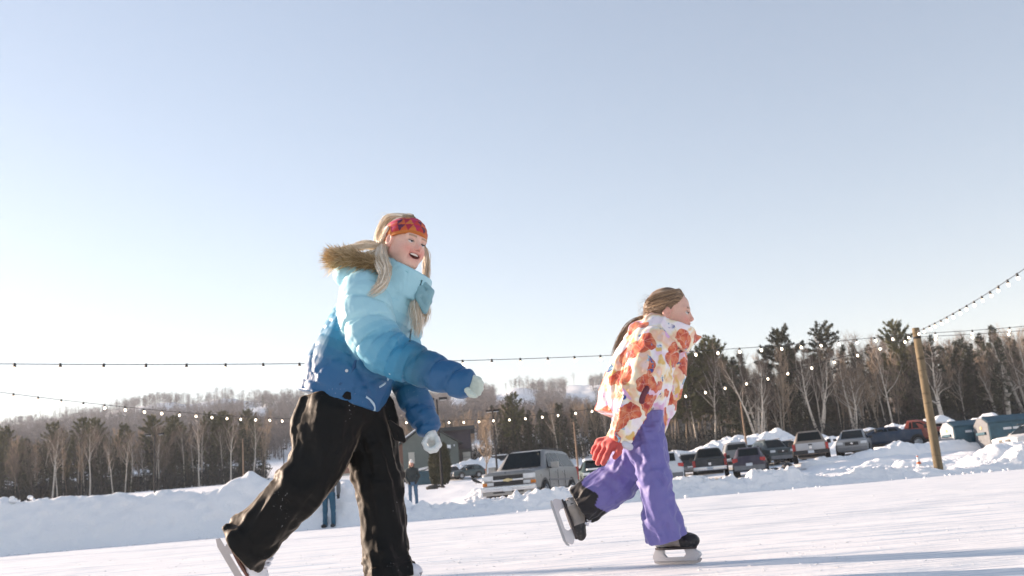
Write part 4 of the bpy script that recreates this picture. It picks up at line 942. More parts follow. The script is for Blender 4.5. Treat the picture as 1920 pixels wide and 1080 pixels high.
# ------------------------------------------------------------------ small things
M_ORANGE = mat('cone orange', (.50, .10, .03), .6, .15); M_WHITE = mat('cone white', (.72, .70, .68), .6, .08)
cp_ = at(1726, 881, 28.7); co_ = empty('traffic_cone', (cp_[0], 28.7, cp_[2]-.02)); co_.rotation_euler = (0, rad(-4), 0); tag(co_, 'small white and orange striped traffic cone left of the leaning pole', 'traffic cone')
MB().box((0, 0, .015), (.26, .26, .03)).build('base', M_ORANGE, co_, bevel=.008)
r_of = lambda z: .095-.075*z/.44
MB().lathe([(r_of(z), z) for z in (.03, .10, .10, .20, .20, .29, .29, .42)]+[(.012, .44), (0, .44)], None, 18).build('cone_body', M_WHITE, co_)
for a, b in ((.03, .09), (.19, .26), (.40, .43)): MB().lathe([(r_of(a)+.003, a), (r_of(b)+.003, b)], None, 18).build('stripe', M_ORANGE, co_)
gp = at(1466, 899, 44.5); go = empty('gear_bag', (gp[0], 44.5, float(ground_z(gp[0], 44.5))+.12)); tag(go, 'black gear bag with arched handle lying in the snow right of the purple crossover', 'bag')
V, Q_ = iso(lambda p: smin(smin(sd_ell(p, (.35, 0, .26), (.30, .28, .25)), sd_ell(p, (-.25, 0, .17), (.42, .25, .17)), .12), sd_ell(p, (-.55, .05, .12), (.2, .2, .13)), .1)+.02*vnoise(p*9), (-.9, -.4, -.1), (.8, .4, .6), .03); link('sack', mesh_np('sack', V, Q_), go, M_BLKP)
MB().tube([(-.02+.28*math.cos(a), -.1, .42+.2*math.sin(a)) for a in np.linspace(.1, 3.0, 12)], .028, 6).build('handle', M_BLKP, go)
def ground_hit(px, py, Y0=32.0, Y1=140.0):
    for Y in np.arange(Y0, Y1, .5):
        p = at(px, py, Y)
        if p[2] <= float(ground_z(p[0], Y)): return p
    return at(px, py, 70)
M_CROW = mat('black feathers', (.012, .012, .014), .5, .2)
def bird(label, px, py, Y, rz, s=1.0, wings=False):
    p = ground_hit(px, py); o = empty('bird', p, rz); s = s*float(p[1])/Y; o.scale = (s, s, s); tag(o, label, 'bird')
    def f(q):
        d = smin(sd_cone(q, (.10, 0, .20), (-.12, 0, .10), .075, .06)[0], sd_ell(q, (.17, 0, .27), (.055, .045, .048)), .05)
        d = smin(d, sd_cone(q, (-.12, 0, .10), (-.34, 0, .02), .05, .022)[0], .04); d = smin(d, sd_cone(q, (.21, 0, .27), (.29, 0, .255), .02, .004)[0], .015)
        for s_ in (-1, 1):
            d = np.minimum(d, sd_cone(q, (.0, s_*.03, .10), (.02, s_*.03, -.02), .014, .010)[0])
            if wings: d = smin(d, sd_cone(q, (.05, s_*.05, .2), (-.05, s_*.34, .30), .035, .012)[0], .04)
            else: d = smin(d, sd_cone(q, (.08, s_*.06, .2), (-.24, s_*.04, .06), .035, .012)[0], .03)
        return d
    V, Q_ = iso(f, (-.4, -.4, -.08), (.34, .4, .38), .014); link('body', mesh_np('body', V, Q_), o, M_CROW)
bird('black bird perched beside the bonnet of the silver SUV', 922, 893, 60, rad(50), 1.5); bird('black bird spreading its wings on the snow before the hatchback', 893, 908, 72, rad(200), 1.5, True)
M_DIRT = mat('frozen dirt', (.05, .045, .04), .9, .3)
for px, py, s in ((811, 917, .42), (822, 915, .2), (830, 915, .2)):
    p = ground_hit(px, py); s = s*float(p[1])/68; V, Q_ = iso(lambda q: sd_ell(q, (0, 0, .1), (s, s*.6, s*.45))+.12*s*vnoise(q*7+px), (-s*1.3, -s, -.3), (s*1.3, s, s*.8), s*.09); o = link('dirt_clod', mesh_np('clod', V, Q_), mat=M_DIRT); o.location = p; tag(o, 'dark dirty clod lying on the snow by the road below the cedars', 'dirt clod', 'dirt clods by the road')
# ------------------------------------------------------------------ people: clothes
def cloth(name, c=None, rough=.7, sheen=.3, weave=900, bump=.15, attr=True, spec=.4, snow=0.0, tint=(1, 1, 1), srough=.4, crinkle=.5):
    t = NT(name); co = t.coord(); n = t.noise(co, 6, 5)
    base = t.attr('Col').outputs['Color'] if c is None else t.ramp(n.outputs[0], [(.3, tuple(x*.9 for x in c)), (.7, tuple(x*1.1 for x in c))])
    if snow:
        s1 = t.noise(co, 95, 2, .5); s2 = t.noise(co, 5, 3); m = t.math('MULTIPLY', t.ramp(s1.outputs[0], [(.67, (0,)*3), (.71, (1,)*3)]), t.ramp(s2.outputs[0], [(.58, (0,)*3), (.68, (1,)*3)]))
        base = t.mix(t.math('MULTIPLY', m, snow), base, (.8, .81, .84))
    t.col(base); t.set(Roughness=rough, Sheen_Weight=sheen); t.b.inputs['Specular IOR Level'].default_value = spec; t.b.inputs['Sheen Roughness'].default_value = srough; t.b.inputs['Sheen Tint'].default_value = (*tint, 1)
    cr = t.noise(t.mapping(co, (1, 1, .6)), 16, 4, .5, .6); cr.noise_type = 'RIDGED_MULTIFRACTAL'
    t.bump(t.math('ADD', t.math('MULTIPLY', cr.outputs[0], crinkle), t.math('ADD', t.noise(co, weave*.25, 2).outputs[0], t.math('MULTIPLY', t.noise(co, 38, 4).outputs[0], 1.2))), bump, .004)
    return t.m
def ridge(n): return 1-np.abs(n)*2
def folds(s, th, r, seed, amp=.010, f=9.0, twist=6.0):
    """hanging cloth folds in limb coordinates"""
    a = np.stack([np.cos(th)*r*14+seed, np.sin(th)*r*14, s*f*.55], -1); w = fbm(a*.5, 2)
    b = np.stack([np.cos(th+s*twist*.3)*r*f*2.2, np.sin(th+s*twist*.3)*r*f*2.2+seed, s*f*.9+w*1.0], -1)
    n1 = ridge(vnoise(b))*1.0+ridge(vnoise(b*2.1+7))*.45+ridge(vnoise(b*4.3+3))*.18
    return amp*(n1-.8)
def joint_folds(s, th, s0, wdt, seed, amp=.012, freq=85.0):
    """squeezed rings of cloth at a bent joint"""
    g = np.exp(-((s-s0)/wdt)**2); q = np.stack([np.cos(th)*1.3+seed, np.sin(th)*1.3, s*9], -1); ph = s*freq+2.4*np.sin(th+seed)+3.6*vnoise(q)
    return amp*g*np.sin(ph)*(.35+1.1*np.abs(vnoise(q*1.7+4)))
def finish(name, f, lo, hi, h, mt, parent, col=None, smooth_it=1, cut=None):
    V, Q = iso(f, lo, hi, h)
    V = relax(V, Q, smooth_it, .4)
    me = mesh_np(name, V, Q[:, ::-1] if FLIP else Q)
    if col is not None: set_col(me, col(V.astype(np.float32)))
    return link(name, me, parent, mt)
FLIP = False
def bbox(*P, m=.2):
    P = np.vstack([np.atleast_2d(p) for p in P]); return P.min(0)-m, P.max(0)+m
def lerp(a, b, t): return np.asarray(a)*(1-t)[:, None]+np.asarray(b)*t[:, None]
def colramp(t, stops):
    xs = [s[0] for s in stops]; return np.stack([np.interp(t, xs, [s[1][k] for s in stops]) for k in range(3)], -1)
def frame(fwd, up):
    f = np.asarray(fwd, float); f /= np.linalg.norm(f); u = np.asarray(up, float); u = u-f*(u@f); u /= np.linalg.norm(u); r = np.cross(f, u)
    return np.stack([r, f, u], 1)     # columns: right, forward, up
def to_M(R, o, s=1.0):
    M = Matrix.Identity(4)
    for i in range(3):
        for j in range(3): M[i][j] = float(R[i, j])*s
        M[i][3] = float(o[i])
    return M
# ---- heads
def head_fn(smile, ear=True):
    def f(p):
        x, y, z = p[:, 0], p[:, 1], p[:, 2]; m = p.copy(); m[:, 0] = np.abs(x)
        d = smin(sd_ell(p, (0, -.014, .028), (.074, .093, .086)), sd_ell(p, (0, .026, -.028), (.059, .063, .076)), .035)
        d = smin(d, sd_ell(m, (.034, .053, -.040), (.027, .028, .030)), .025)                       # cheeks
        if smile < .9: d = smin(d, sd_ell(p, (0, .037, .046), (.050, .043, .040)), .02)        # rounder child's forehead
        d = smin(d, sd_ell(p, (0, .062, -.091), (.026, .023, .020)), .028)                          # chin
        d = smin(d, sd_cone(m, (.052, .0, -.055), (.02, .055, -.090), .018, .014)[0], .03)          # jaw
        d = smin(d, sd_ell(m, (.026, .072, .022), (.026, .015, .010)), .018)                        # brow
        d = smax(d, -sd_ell(m, (.030, .104, .001), (.018, .016, .011)), .014)                       # eye sockets
        d = smin(d, sd_cone(p, (0, .083, .006), (0, .0965+.008*smile, -.0245), .0074, .0100)[0], .012)           # nose
        d = smin(d, sd_ell(m, (.0095, .094, -.029), (.0075, .009, .0065)), .006)
        mz = -.056+smile*6.0*np.minimum(x*x, .0009)
        q = p.copy(); q[:, 2] = z-(mz+.056)
        w_ = .024+.008*smile
        d = smin(d, sd_ell(q, (0, .083, -.0475+.003*smile), (w_*.9, .011, .0065)), .008); d = smin(d, sd_ell(q, (0, .081, -.0675-.008*smile), (w_*.75, .011, .0075)), .008)   # lips
        d = smax(d, -sd_ell(q, (0, .094, -.058), (w_*.9, .020, .0052+.0068*smile)), .003)          # open mouth
        if ear: d = smin(d, smax(sd_ell(m, (.077, -.008, -.008), (.012, .020, .030)), -sd_ell(m, (.090, -.002, -.006), (.010, .012, .018)), .006), .006)
        nk, _t = sd_cone(p, (0, -.018, -.05), (0, -.045, -.20), .048, .058); d = smin(d, nk, .03)
        return d
    return f
def skin_col(smile, tone, cheek, lip, brow):
    def c(p):
        x, y, z = np.abs(p[:, 0]), p[:, 1], p[:, 2]; n = len(p); C_ = np.tile(np.array(tone), (n, 1))
        fl = .85*np.exp(-(((x-.040)/.024)**2+((z+.036)/.022)**2))*(y > .02)+.7*np.exp(-((x/.012)**2+((z+.027)/.014)**2))*(y > .08)+.35*(x > .07)
        C_ = lerp(C_, np.tile(np.array(cheek), (n, 1)), np.clip(fl, 0, 1))
        mz = -.056+smile*6.0*np.minimum(x*x, .0009); w_ = .024+.008*smile
        l = np.exp(-(((z-mz+.002)/(.0105+.008*smile))**2))*(x < w_)*(y > .066); C_ = lerp(C_, np.tile(np.array(lip), (n, 1)), np.clip(l*.85, 0, 1))
        inside = ((z-mz+.002)**2/(.0060+.008*smile)**2+(x/w_)**2 < .8) & (y < .084) & (y > .05); C_[inside] = (.13, .035, .03)
        b = np.exp(-((z-.0225+.12*(x-.03)**2*30-.0)/.0042)**2)*(x > .012)*(x < .048)*(y > .05); C_ = lerp(C_, np.tile(np.array(brow), (n, 1)), np.clip(b*1.0, 0, 1))
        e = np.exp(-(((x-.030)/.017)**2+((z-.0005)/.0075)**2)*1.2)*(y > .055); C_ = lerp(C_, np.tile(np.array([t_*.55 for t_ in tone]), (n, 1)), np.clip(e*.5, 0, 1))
        return C_
    return c
def skin_mat(name):
    t = NT(name); a = t.attr('Col').outputs['Color']; n = t.noise(t.coord(), 110, 4)
    t.col(t.mix(.22, a, t.ramp(n.outputs[0], [(.3, (.45, .2, .15)), (.7, (.8, .55, .45))]), 'MULTIPLY')); t.set(Roughness=.5, Subsurface_Weight=.18, Subsurface_Scale=.012); t.b.inputs['Subsurface Radius'].default_value = (1, .4, .25); t.b.inputs['Specular IOR Level'].default_value = .35
    return t.m
M_SKIN = skin_mat('skin')
M_EYEW = mat('eye white', (.68, .66, .64), .2, .03); M_IRIS = mat('iris', (.05, .07, .10), .15, .2); M_LASH = mat('lashes', (.05, .03, .02), .7); M_TOOTH = mat('teeth', (.74, .71, .66), .25, .04)
def make_head(parent, o, R, s, smile, tone, cheek, lip, brow, lid=.45, h=.0024, neck=None):
    V, Q = iso(head_fn(smile), (-.105, -.125, -.21), (.105, .13, .13), h)
    cols = skin_col(smile, tone, cheek, lip, brow)(V.astype(np.float32)); V = relax(V, Q, 1, .3)
    me = mesh_np('body', (V*s)@R.T+o, Q); set_col(me, cols); b = link('body', me, parent, M_SKIN)
    M = to_M(R, o, s)
    def loc(nm, mb, mt, p): x = mb.build(nm, mt, p); x.data.transform(M); return x
    for sx in (-1, 1):
        c = np.array([sx*.030, .0745, .001]); T = Matrix.Translation(c)
        pr = [(.0125*math.sin(a), -.0125*math.cos(a)) for a in np.linspace(0, math.pi, 14)]; Rm = Matrix.Rotation(rad(-90), 3, 'X')
        e = MB(); e.lathe(pr, Rm, 18); e.V = [(v[0]+c[0], v[1]+c[1], v[2]+c[2]) for v in e.V]; eb = loc('eye', e, M_EYEW, parent)
        g = MB(); g.lathe([(0, .0129), (.0035, .0128), (.0062, .0113), (.0064, .0104)], Matrix.Rotation(rad(-90), 3, 'X') @ Matrix.Rotation(0, 3, 'Z'), 16); g.V = [(v[0]+c[0]+.0012, v[1]+c[1], v[2]+c[2]-.0004) for v in g.V]; loc('iris', g, M_IRIS, eb)
        # upper lid shell with a lash line
        L = MB(); V2 = []; n1 = 11
        for i, el in enumerate(np.linspace(rad(88), rad(18-26*lid), 6)):
            for a in np.linspace(rad(18), rad(162), n1):
                r_ = .0142; V2.append((c[0]+r_*math.cos(a)*math.cos(el), c[1]+r_*math.sin(a)*math.cos(el)*1.0, c[2]+r_*math.sin(el)))
        Fq = [(i*n1+k, i*n1+k+1, (i+1)*n1+k+1, (i+1)*n1+k) for i in range(5) for k in range(n1-1)]; L.add(V2, Fq); x = L.build('eyelid', M_SKIN, parent); x.data.transform(M); set_col(x.data, np.tile(np.array([t_*.8 for t_ in tone]), (len(x.data.vertices), 1)))
        el = rad(18-26*lid); loc('eyelash', MB().tube([(c[0]+.0148*math.cos(a)*math.cos(el), c[1]+.0148*math.sin(a)*math.cos(el), c[2]+.0148*math.sin(el)) for a in np.linspace(rad(20), rad(160), 9)], .0015, 5), M_LASH, parent)
    tw = .020+.008*smile; m = MB()
    P = [(t, .0840-9*t*t, -.0505+smile*(5.0*t*t+.003)) for t in np.linspace(-tw, tw, 13)]
    V2 = [(x, y, z+.003) for x, y, z in P]+[(x, y+.0008, z-.0048-.0035*smile) for x, y, z in P]+[(x, y-.004, z-.0048-.0035*smile) for x, y, z in P]; n = 13
    m.add(V2, [(i, i+1, i+1+n, i+n) for i in range(n-1)]+[(i+n, i+1+n, i+1+2*n, i+2*n) for i in range(n-1)]); loc('teeth', m, M_TOOTH, parent)
    return M
# ---- hair strands
def hair_mat(name, a, b, c):
    t = NT(name); at_ = t.attr('Shade'); t.col(t.ramp(at_.outputs['Fac'], [(0, a), (.5, b), (1, c)])); t.set(Roughness=.42, Sheen_Weight=.2); t.b.inputs['Specular IOR Level'].default_value = .5; return t.m
def strands(name, guides, n, r, rad_, mt, parent, seed=0, wav=.006, fray=.5, flat=1.0):
    """guides: list of (points, spread radii); every strand follows one with its own offset"""
    rng = np.random.RandomState(seed); tb = TB(); sh = []
    for P, S in guides:
        G = catmull(P, 6); m = len(G); SR = np.interp(np.linspace(0, 1, m), np.linspace(0, 1, len(S)), S)
        T = np.gradient(G, axis=0); T /= np.linalg.norm(T, axis=1)[:, None]; A = np.cross(T, (0.2, -1, .1)); A /= np.linalg.norm(A, axis=1)[:, None]+1e-9; B = np.cross(T, A)
        for k in range(n):
            a = rng.rand()*6.283; q = math.sqrt(rng.rand()); ph = rng.rand()*6; ln = rng.uniform(.75, 1.06)
            u = np.linspace(0, 1, m); tt = np.clip(u*ln, 0, 1); g = np.stack([np.interp(tt, u, G[:, j]) for j in range(3)], -1)
            w = wav*np.sin(u*9+ph)*u+np.cumsum(rng.normal(0, wav*.25*fray, m))
            Pk = g+A*(SR*q*math.cos(a)+w)[:, None]+B*(SR*q*math.sin(a)*flat+w*.6)[:, None]
            R_ = r*rng.uniform(.6, 1.3)*np.clip(1.15-u**3*1.05, .1, 1); V, F_ = tube_np(Pk, R_, 4); tb.add(V, F_); sh.append(np.full(len(V), rng.rand()))
    me = tb.mesh(name); set_f(me, np.concatenate(sh), 'Shade'); return link(name, me, parent, mt)
# ---- hands in gloves
def hand_mesh(fingers, palm, wrist, thumb, r_f, h=.0032, knit=0.0):
    """fingers: list of chains (points, radii)"""
    def f(p):
        d = None
        for a, b, ra, rb in palm:
            x = sd_cone(p, a, b, ra, rb)[0]; d = x if d is None else smin(d, x, .016)
        for ch in list(fingers)+[thumb]:
            P, R_ = ch; fd = None
            for i in range(len(P)-1):
                x = sd_cone(p, P[i], P[i+1], R_[i], R_[i+1])[0]; fd = x if fd is None else smin(fd, x, .006)
            d = smin(d, fd, .007)
        x = sd_cone(p, *wrist)[0]; d = smin(d, x, .02)
        return d+knit*np.sin(p[:, 2]*520)*.0006
    allp = np.vstack([c[0] for c in list(fingers)+[thumb]]+[[q[0], q[1]] for q in palm]+[[wrist[0], wrist[1]]])
    lo, hi = allp.min(0)-.035, allp.max(0)+.035
    return iso(f, lo, hi, h)
def skate(parent, o, fwd, up, s, kind, mats):
    """ice skate: sole at z=.085 over the blade's edge at z=0, x forward"""
    R = frame(np.asarray(fwd), np.asarray(up)); R = np.stack([R[:, 1], -R[:, 0], R[:, 2]], 1)   # columns: forward x, left y, up z
    root = empty('skate'); root.parent = parent
    def put(ob): ob.data.transform(to_M(R, o, s)); return ob
    zs = .082 if kind == 'hockey' else .062
    def boot(p):
        m = p.copy(); m[:, 1] = np.abs(p[:, 1])
        d = smin(sd_ell(p, (.086, 0, zs+.038), (.066, .046, .042)), sd_ell(p, (-.085, 0, zs+.040), (.045, .037, .045)), .05)
        d = smin(d, sd_cone(p, (-.06, 0, zs+.05), (.04, 0, zs+.045), .042, .044)[0], .03); d = smin(d, sd_cone(p, (-.055, 0, zs+.06), (-.062, 0, zs+.20), .044, .046 if kind == 'hockey' else .036)[0], .05)
        d = smin(d, sd_cone(p, (.03, 0, zs+.075), (-.035, 0, zs+.17), .030, .036)[0], .03)
        if kind == 'hockey': d = smin(d, sd_ell(p, (-.095, 0, zs+.17), (.022, .035, .05)), .03)
        else: d = smin(d, sd_cone(p, (-.095, 0, zs+.0), (-.095, 0, zs+.03), .030, .034)[0], .02)
        d = smax(d, -(p[:, 2]-zs), .006); d = smax(d, p[:, 2]-(zs+.215), .01)
        return d+.0015*vnoise(p*70)
    V, Q = iso(boot, (-.16, -.09, zs-.02), (.17, .09, zs+.25), .004)
    me = mesh_np('boot', V, Q); x, y, z = V[:, 0], V[:, 1], V[:, 2]
    if kind == 'hockey':
        cb = np.tile(np.array([.022, .022, .024]), (len(V), 1)); side = (np.abs(y) > .022) & (x < .055) & (x > -.075) & (z < zs+.125-.5*(x+.03)) & (z > zs+.012)
        cb[side] = (.30, .27, .24); heel = (x < -.07) & (z < zs+.15) & (z > zs+.015); cb[heel] = (.42, .40, .38)
        for k in range(3):
            st = (np.abs(y) > .015) & (np.abs((x+.085)-.25*(z-zs-.13)-.014*k) < .0042) & (np.abs(z-zs-.13) < .028); cb[st] = (.02, .02, .02)
        sc = vnoise(V*90) > .45; cb[sc & ~side] = (.05, .05, .052)
    else:
        cb = np.tile(np.array([.74, .74, .78]), (len(V), 1)); cb[(vnoise(V*55) > .62)] = (.25, .24, .26)
    set_col(me, cb); b = put(link('boot', me, root, mats['boot']))
    m = MB()
    for k in range(5):
        t = k/4.0; c = np.array([.062-.062*t, 0, zs+.094+.088*t]); put(MB().tube([(c[0]-.004, -.030, c[2]-.010), (c[0]+.008, -.014, c[2]+.009), (c[0]+.006, .014, c[2]+.011), (c[0]-.006, .030, c[2]-.008)], .0075, 6).build('lace', mats['lace'], root))
    m = MB(); sole = [(.135*math.cos(a)*(1 if math.cos(a) > 0 else 1), .040*math.sin(a)*(1-.18*math.cos(2*a))) for a in np.linspace(0, 2*math.pi, 28)[:-1]]; n = len(sole)
    m.add([(x_*.98-.002, y_, zs-.004) for x_, y_ in sole]+[(x_, y_, zs+.007) for x_, y_ in sole], [tuple(range(n)), tuple(range(2*n-1, n-1, -1))]+[(i, (i+1) % n, (i+1) % n+n, i+n) for i in range(n)]); put(m.build('sole', mats['sole'], root))
    if kind == 'hockey':
        m = MB()
        out = [(.140, .030), (.155, .045), (.150, .058), (.118, zs-.004), (.058, zs-.004), (.066, .052), (.050, .036), (-.062, .036), (-.078, .052), (-.078, zs-.004), (-.130, zs-.004), (-.150, .046), (-.150, .030), (-.142, .016), (.132, .016)]
        put(m.prism(out, -.011, .011).build('blade_holder', mats['holder'], root, bevel=.003))
        bl = [(-.150, .018), (-.148, .007), (-.120, 0), (.112, 0), (.145, .009), (.158, .026), (.150, .030), (.130, .018)]
    else:
        m = MB(); put(m.prism([(.11, zs-.004), (.05, zs-.004), (.062, .028), (.10, .028)], -.004, .004).build('blade_post', mats['blade'], root)); put(MB().prism([(-.06, zs-.004), (-.125, zs-.004), (-.11, .028), (-.072, .028)], -.004, .004).build('blade_post', mats['blade'], root))
        bl = [(-.158, .030), (-.165, .012), (-.13, 0), (.11, 0), (.150, .010), (.158, .030), (.140, .036), (.120, .032)]
    put(MB().prism(bl, -.0022, .0022).build('blade', mats['blade'], root, smooth=False))
    return root
M_STEELB = mat('skate steel', (.46, .44, .44), .42, .1, metallic=.85); M_HOLD = mat('pale skate plastic', (.60, .59, .60), .3, .06); M_LACE = mat('white laces', (.72, .74, .80), .8, .05); M_SOLE = mat('skate sole', (.05, .04, .04), .6); M_BOOT = cloth('skate leather', None, .42, 0, 300, .1)
# ------------------------------------------------------------------ girl in the blue jacket
Y1 = float(on_z(748, 1114, 0)[1]); K1 = (Y1*math.cos(PITCH)+.12)/F_PX
def P1(px, py, d=0.0): return at(px, py, Y1+d).astype(np.float32)
g1loc = on_z(735, 1114, 0)
G1 = empty('person', g1loc); tag(G1, 'laughing girl skating in blue ombre puffer jacket, black snow pants and red orange headband', 'person')
def plane(d, p, o, n, k=.006): n = np.asarray(n, float); n = n/np.linalg.norm(n); return smax(d, (p-np.asarray(o, np.float32))@n.astype(np.float32), k)
M_PANT1 = cloth('black nylon snow pants', (.0085, .0092, .0095), .55, .55, 500, .10, spec=.12, snow=.45, tint=(1, .80, .60), srough=.33)
M_JACK1 = cloth('blue quilted nylon', None, .50, .05, 700, .10, spec=.5, snow=.12)
# --- snow pants
leg_b = Limb([P1(630, 752, -.05), P1(612, 800, -.08), P1(597, 860, -.11), P1(563, 915, -.12), P1(510, 970, -.10), P1(453, 1028, -.08)], np.array([62, 62, 51, 50, 47, 51])*K1)
leg_f = Limb([P1(668, 752, .06), P1(690, 800, .07), P1(705, 870, .06), P1(717, 945, .05), P1(722, 1020, .04), P1(734, 1090, .02)], np.array([60, 57, 49, 43, 41, 48])*K1)
hip1 = (P1(648, 752, 0), 68*K1)
kb = float(leg_b.S[np.argmin(np.linalg.norm(leg_b.P-P1(563, 915, -.12), axis=1))]); kf = float(leg_f.S[np.argmin(np.linalg.norm(leg_f.P-P1(708, 895, .06), axis=1))])
hb_n = P1(452, 1030, -.08)-P1(500, 995, -.09); hf_n = P1(736, 1092, .02)-P1(726, 1030, .04)
def pants1(p):
    out = None
    for L, sk, sd in ((leg_b, kb, 2.0), (leg_f, kf, 5.0)):
        d, s, th, r = L.eval(p)
        m = d < .06; e = np.zeros(len(p), np.float32); s_, t_, r_ = s[m], th[m], r[m]
        g = folds(s_, t_, r_, sd, .011, 5.0)+joint_folds(s_, t_, sk, .10, sd, .009, 46)+joint_folds(s_, t_, L.len-.05, .09, sd+1, .010, 44)+joint_folds(s_, t_, .05, .10, sd+3, .005, 50)
        e[m] = g; d = d-e
        out = d if out is None else smin(out, d, .030)
    out = smin(out, np.linalg.norm(p-hip1[0], axis=1)-hip1[1], .05)
    out = plane(out, p, P1(453, 1028, -.08), hb_n); out = plane(out, p, P1(734, 1090, .02), hf_n)
    return plane(out, p, P1(650, 735, 0), (-.1, 0, 1))
lo, hi = bbox(leg_b.P, leg_f.P, hip1[0], m=.22)
finish('snow_pants', pants1, lo, hi, .0075, M_PANT1, G1)
# cargo pocket flap with its zip on the front thigh
fl = [P1(731, 792, -.09), P1(752, 806, -.06), P1(757, 826, -.05), P1(742, 822, -.075)]
V, Q = iso(lambda p: np.minimum.reduce([sd_cone(p, fl[i], fl[(i+1) % 4], .010, .010)[0] for i in range(4)]+[sd_cone(p, fl[0], fl[2], .011, .011)[0]]), *bbox(np.array(fl), m=.04), .004); link('pocket_flap', mesh_np('flap', V, Q), G1, M_PANT1)
# --- jacket
tor1 = Limb([P1(636, 762, 0), P1(656, 700, 0), P1(686, 630, 0), P1(713, 566, 0), P1(733, 522, 0)], np.array([77, 80, 74, 67, 44])*K1)
arm_n = Limb([P1(686, 556, -.13), P1(688, 600, -.19), P1(720, 655, -.235), P1(795, 690, -.25), P1(884, 724, -.29)], np.array([44, 44, 38, 29, 21])*K1)
arm_f = Limb([P1(742, 560, .12), P1(752, 630, .15), P1(760, 700, .13), P1(784, 762, .09), P1(808, 812, .06)], np.array([40, 35, 30, 25, 17])*K1)
nrm1 = P1(656, 700)-P1(636, 762); nrm1 /= np.linalg.norm(nrm1)
LT, LN, LF = float(tor1.len), float(arm_n.len), float(arm_f.len)
def puff(x, sh=.38): return np.abs(np.sin(math.pi*x))**sh
def seam(x, sp, wd=.0095):
    """x counts seams: narrow stitched groove at whole numbers, soft bulge between"""
    fr = x-np.floor(x); d = np.minimum(fr, 1-fr)*sp; return .0085*(1-np.exp(-(d/wd)**2))+.0050*np.sin(math.pi*fr)
def quilt_t(s, th, r):
    wv = th*r; warp = .012*vnoise(np.stack([s*8, wv*8, 0*s], -1)); a = seam((s*.62+wv*.55+warp)/.135, .135); b = seam((s*.62-wv*.55+warp)/.135, .135)
    return np.where(s < .045, seam(s/.045, .045)*.7, np.minimum(a, b)*.75)
def quilt_s(s, th, r, L):
    x = (s+.030*np.sin(th+.6)+.006*vnoise(np.stack([s*9, np.cos(th), np.sin(th)], -1)))/.092; return seam(x, .092)*smooth(0, .02, L-s)
def jacket1(p, want=False):
    dt, st, tt, rt = tor1.eval(p); dn, sn, tn_, rn = arm_n.eval(p); df, sf, tf, rf = arm_f.eval(p)
    e = np.zeros((3, len(p)), np.float32)
    m = np.minimum(np.minimum(dt, dn), df) < .08
    cr = lambda s, th, r, sd, a: a*ridge(vnoise(np.stack([np.cos(th)*r*26+sd, np.sin(th)*r*26, s*15], -1)))+a*.5*ridge(vnoise(np.stack([np.cos(th)*r*60+sd, np.sin(th)*r*60, s*30], -1)))
    e[0, m] = quilt_t(st[m], tt[m], rt[m])+cr(st[m], tt[m], rt[m], 1, .0022)
    e[1, m] = quilt_s(sn[m], tn_[m], rn[m], LN)+cr(sn[m], tn_[m], rn[m], 4, .0025)+joint_folds(sn[m], tn_[m], LN*.46, .07, 3, .006, 70)
    e[2, m] = quilt_s(sf[m], tf[m], rf[m], LF)+cr(sf[m], tf[m], rf[m], 8, .0025)+joint_folds(sf[m], tf[m], LF*.5, .07, 6, .006, 70)
    dt = plane(dt-e[0], p, P1(637, 754, 0), -nrm1, .010)
    dn = plane(dn-e[1], p, P1(884, 724, -.29), P1(884, 724, -.29)-P1(830, 703, -.27), .006); df = plane(df-e[2], p, P1(808, 812, .06), P1(808, 812, .06)-P1(790, 775, .08), .006)
    d = smin(smin(dt, dn, .016), df, .02)
    # collapsed hood behind the neck
    hd = smin(sd_cone(p, P1(652, 517, -.05), P1(704, 520, -.10), 24*K1, 22*K1)[0], sd_cone(p, P1(652, 517, .02), P1(712, 520, .12), 26*K1, 24*K1)[0], .04)-.006*ridge(vnoise(p*14))
    d = smin(d, hd, .03)
    # standing collar
    ca, cb = P1(742, 556, 0), P1(768, 498, 0); oc, t = sd_cone(p, ca, cb, 54*K1, 47*K1)
    col = np.maximum(np.abs(oc)-.010-.004*puff(t*2.2+.1), 0)+np.minimum(np.abs(oc)-.010, 0)
    col = plane(col, p, P1(772, 508, 0), np.array([.50, -.05, .86]), .008); col = plane(col, p, P1(740, 556, 0), -(cb-ca), .01)
    d = smin(d, col, .012)
    ic, t = sd_cone(p, P1(750, 535, 0), P1(772, 485, 0), 38*K1, 40*K1); d = smax(d, -ic, .01)
    if want: return dt, st, dn, sn, df, sf
    return d
A_, B_, C_, D_ = (np.array(x) for x in ((.36, .63, .71), (.155, .41, .55), (.032, .215, .37), (.012, .098, .235)))
RT = [(0, D_), (.20, D_*1.05), (.36, C_*.75), (.52, C_*1.2), (.62, B_*.9), (.74, A_), (1, A_)]
RA = [(0, A_), (.22, A_), (.36, B_), (.50, C_*1.1), (.66, C_*.55), (.8, D_), (1, D_)]
def jcol1(p):
    dt, st, dn, sn, df, sf = jacket1(p, True); n = .03*vnoise(p*9)
    c = colramp(st/LT+n, RT); cn = colramp(sn/LN+n, RA); cf = colramp(sf/LF+n, RA)
    w1 = smooth(.02, -.02, dn-dt); w2 = smooth(.02, -.02, df-np.minimum(dt, dn)); c = lerp(c, cn, w1); c = lerp(c, cf, w2); return c
lo, hi = bbox(tor1.P, arm_n.P, arm_f.P, P1(630, 480), m=.20)
J1 = finish('puffer_jacket', jacket1, lo, hi, .0058, M_JACK1, G1, jcol1)
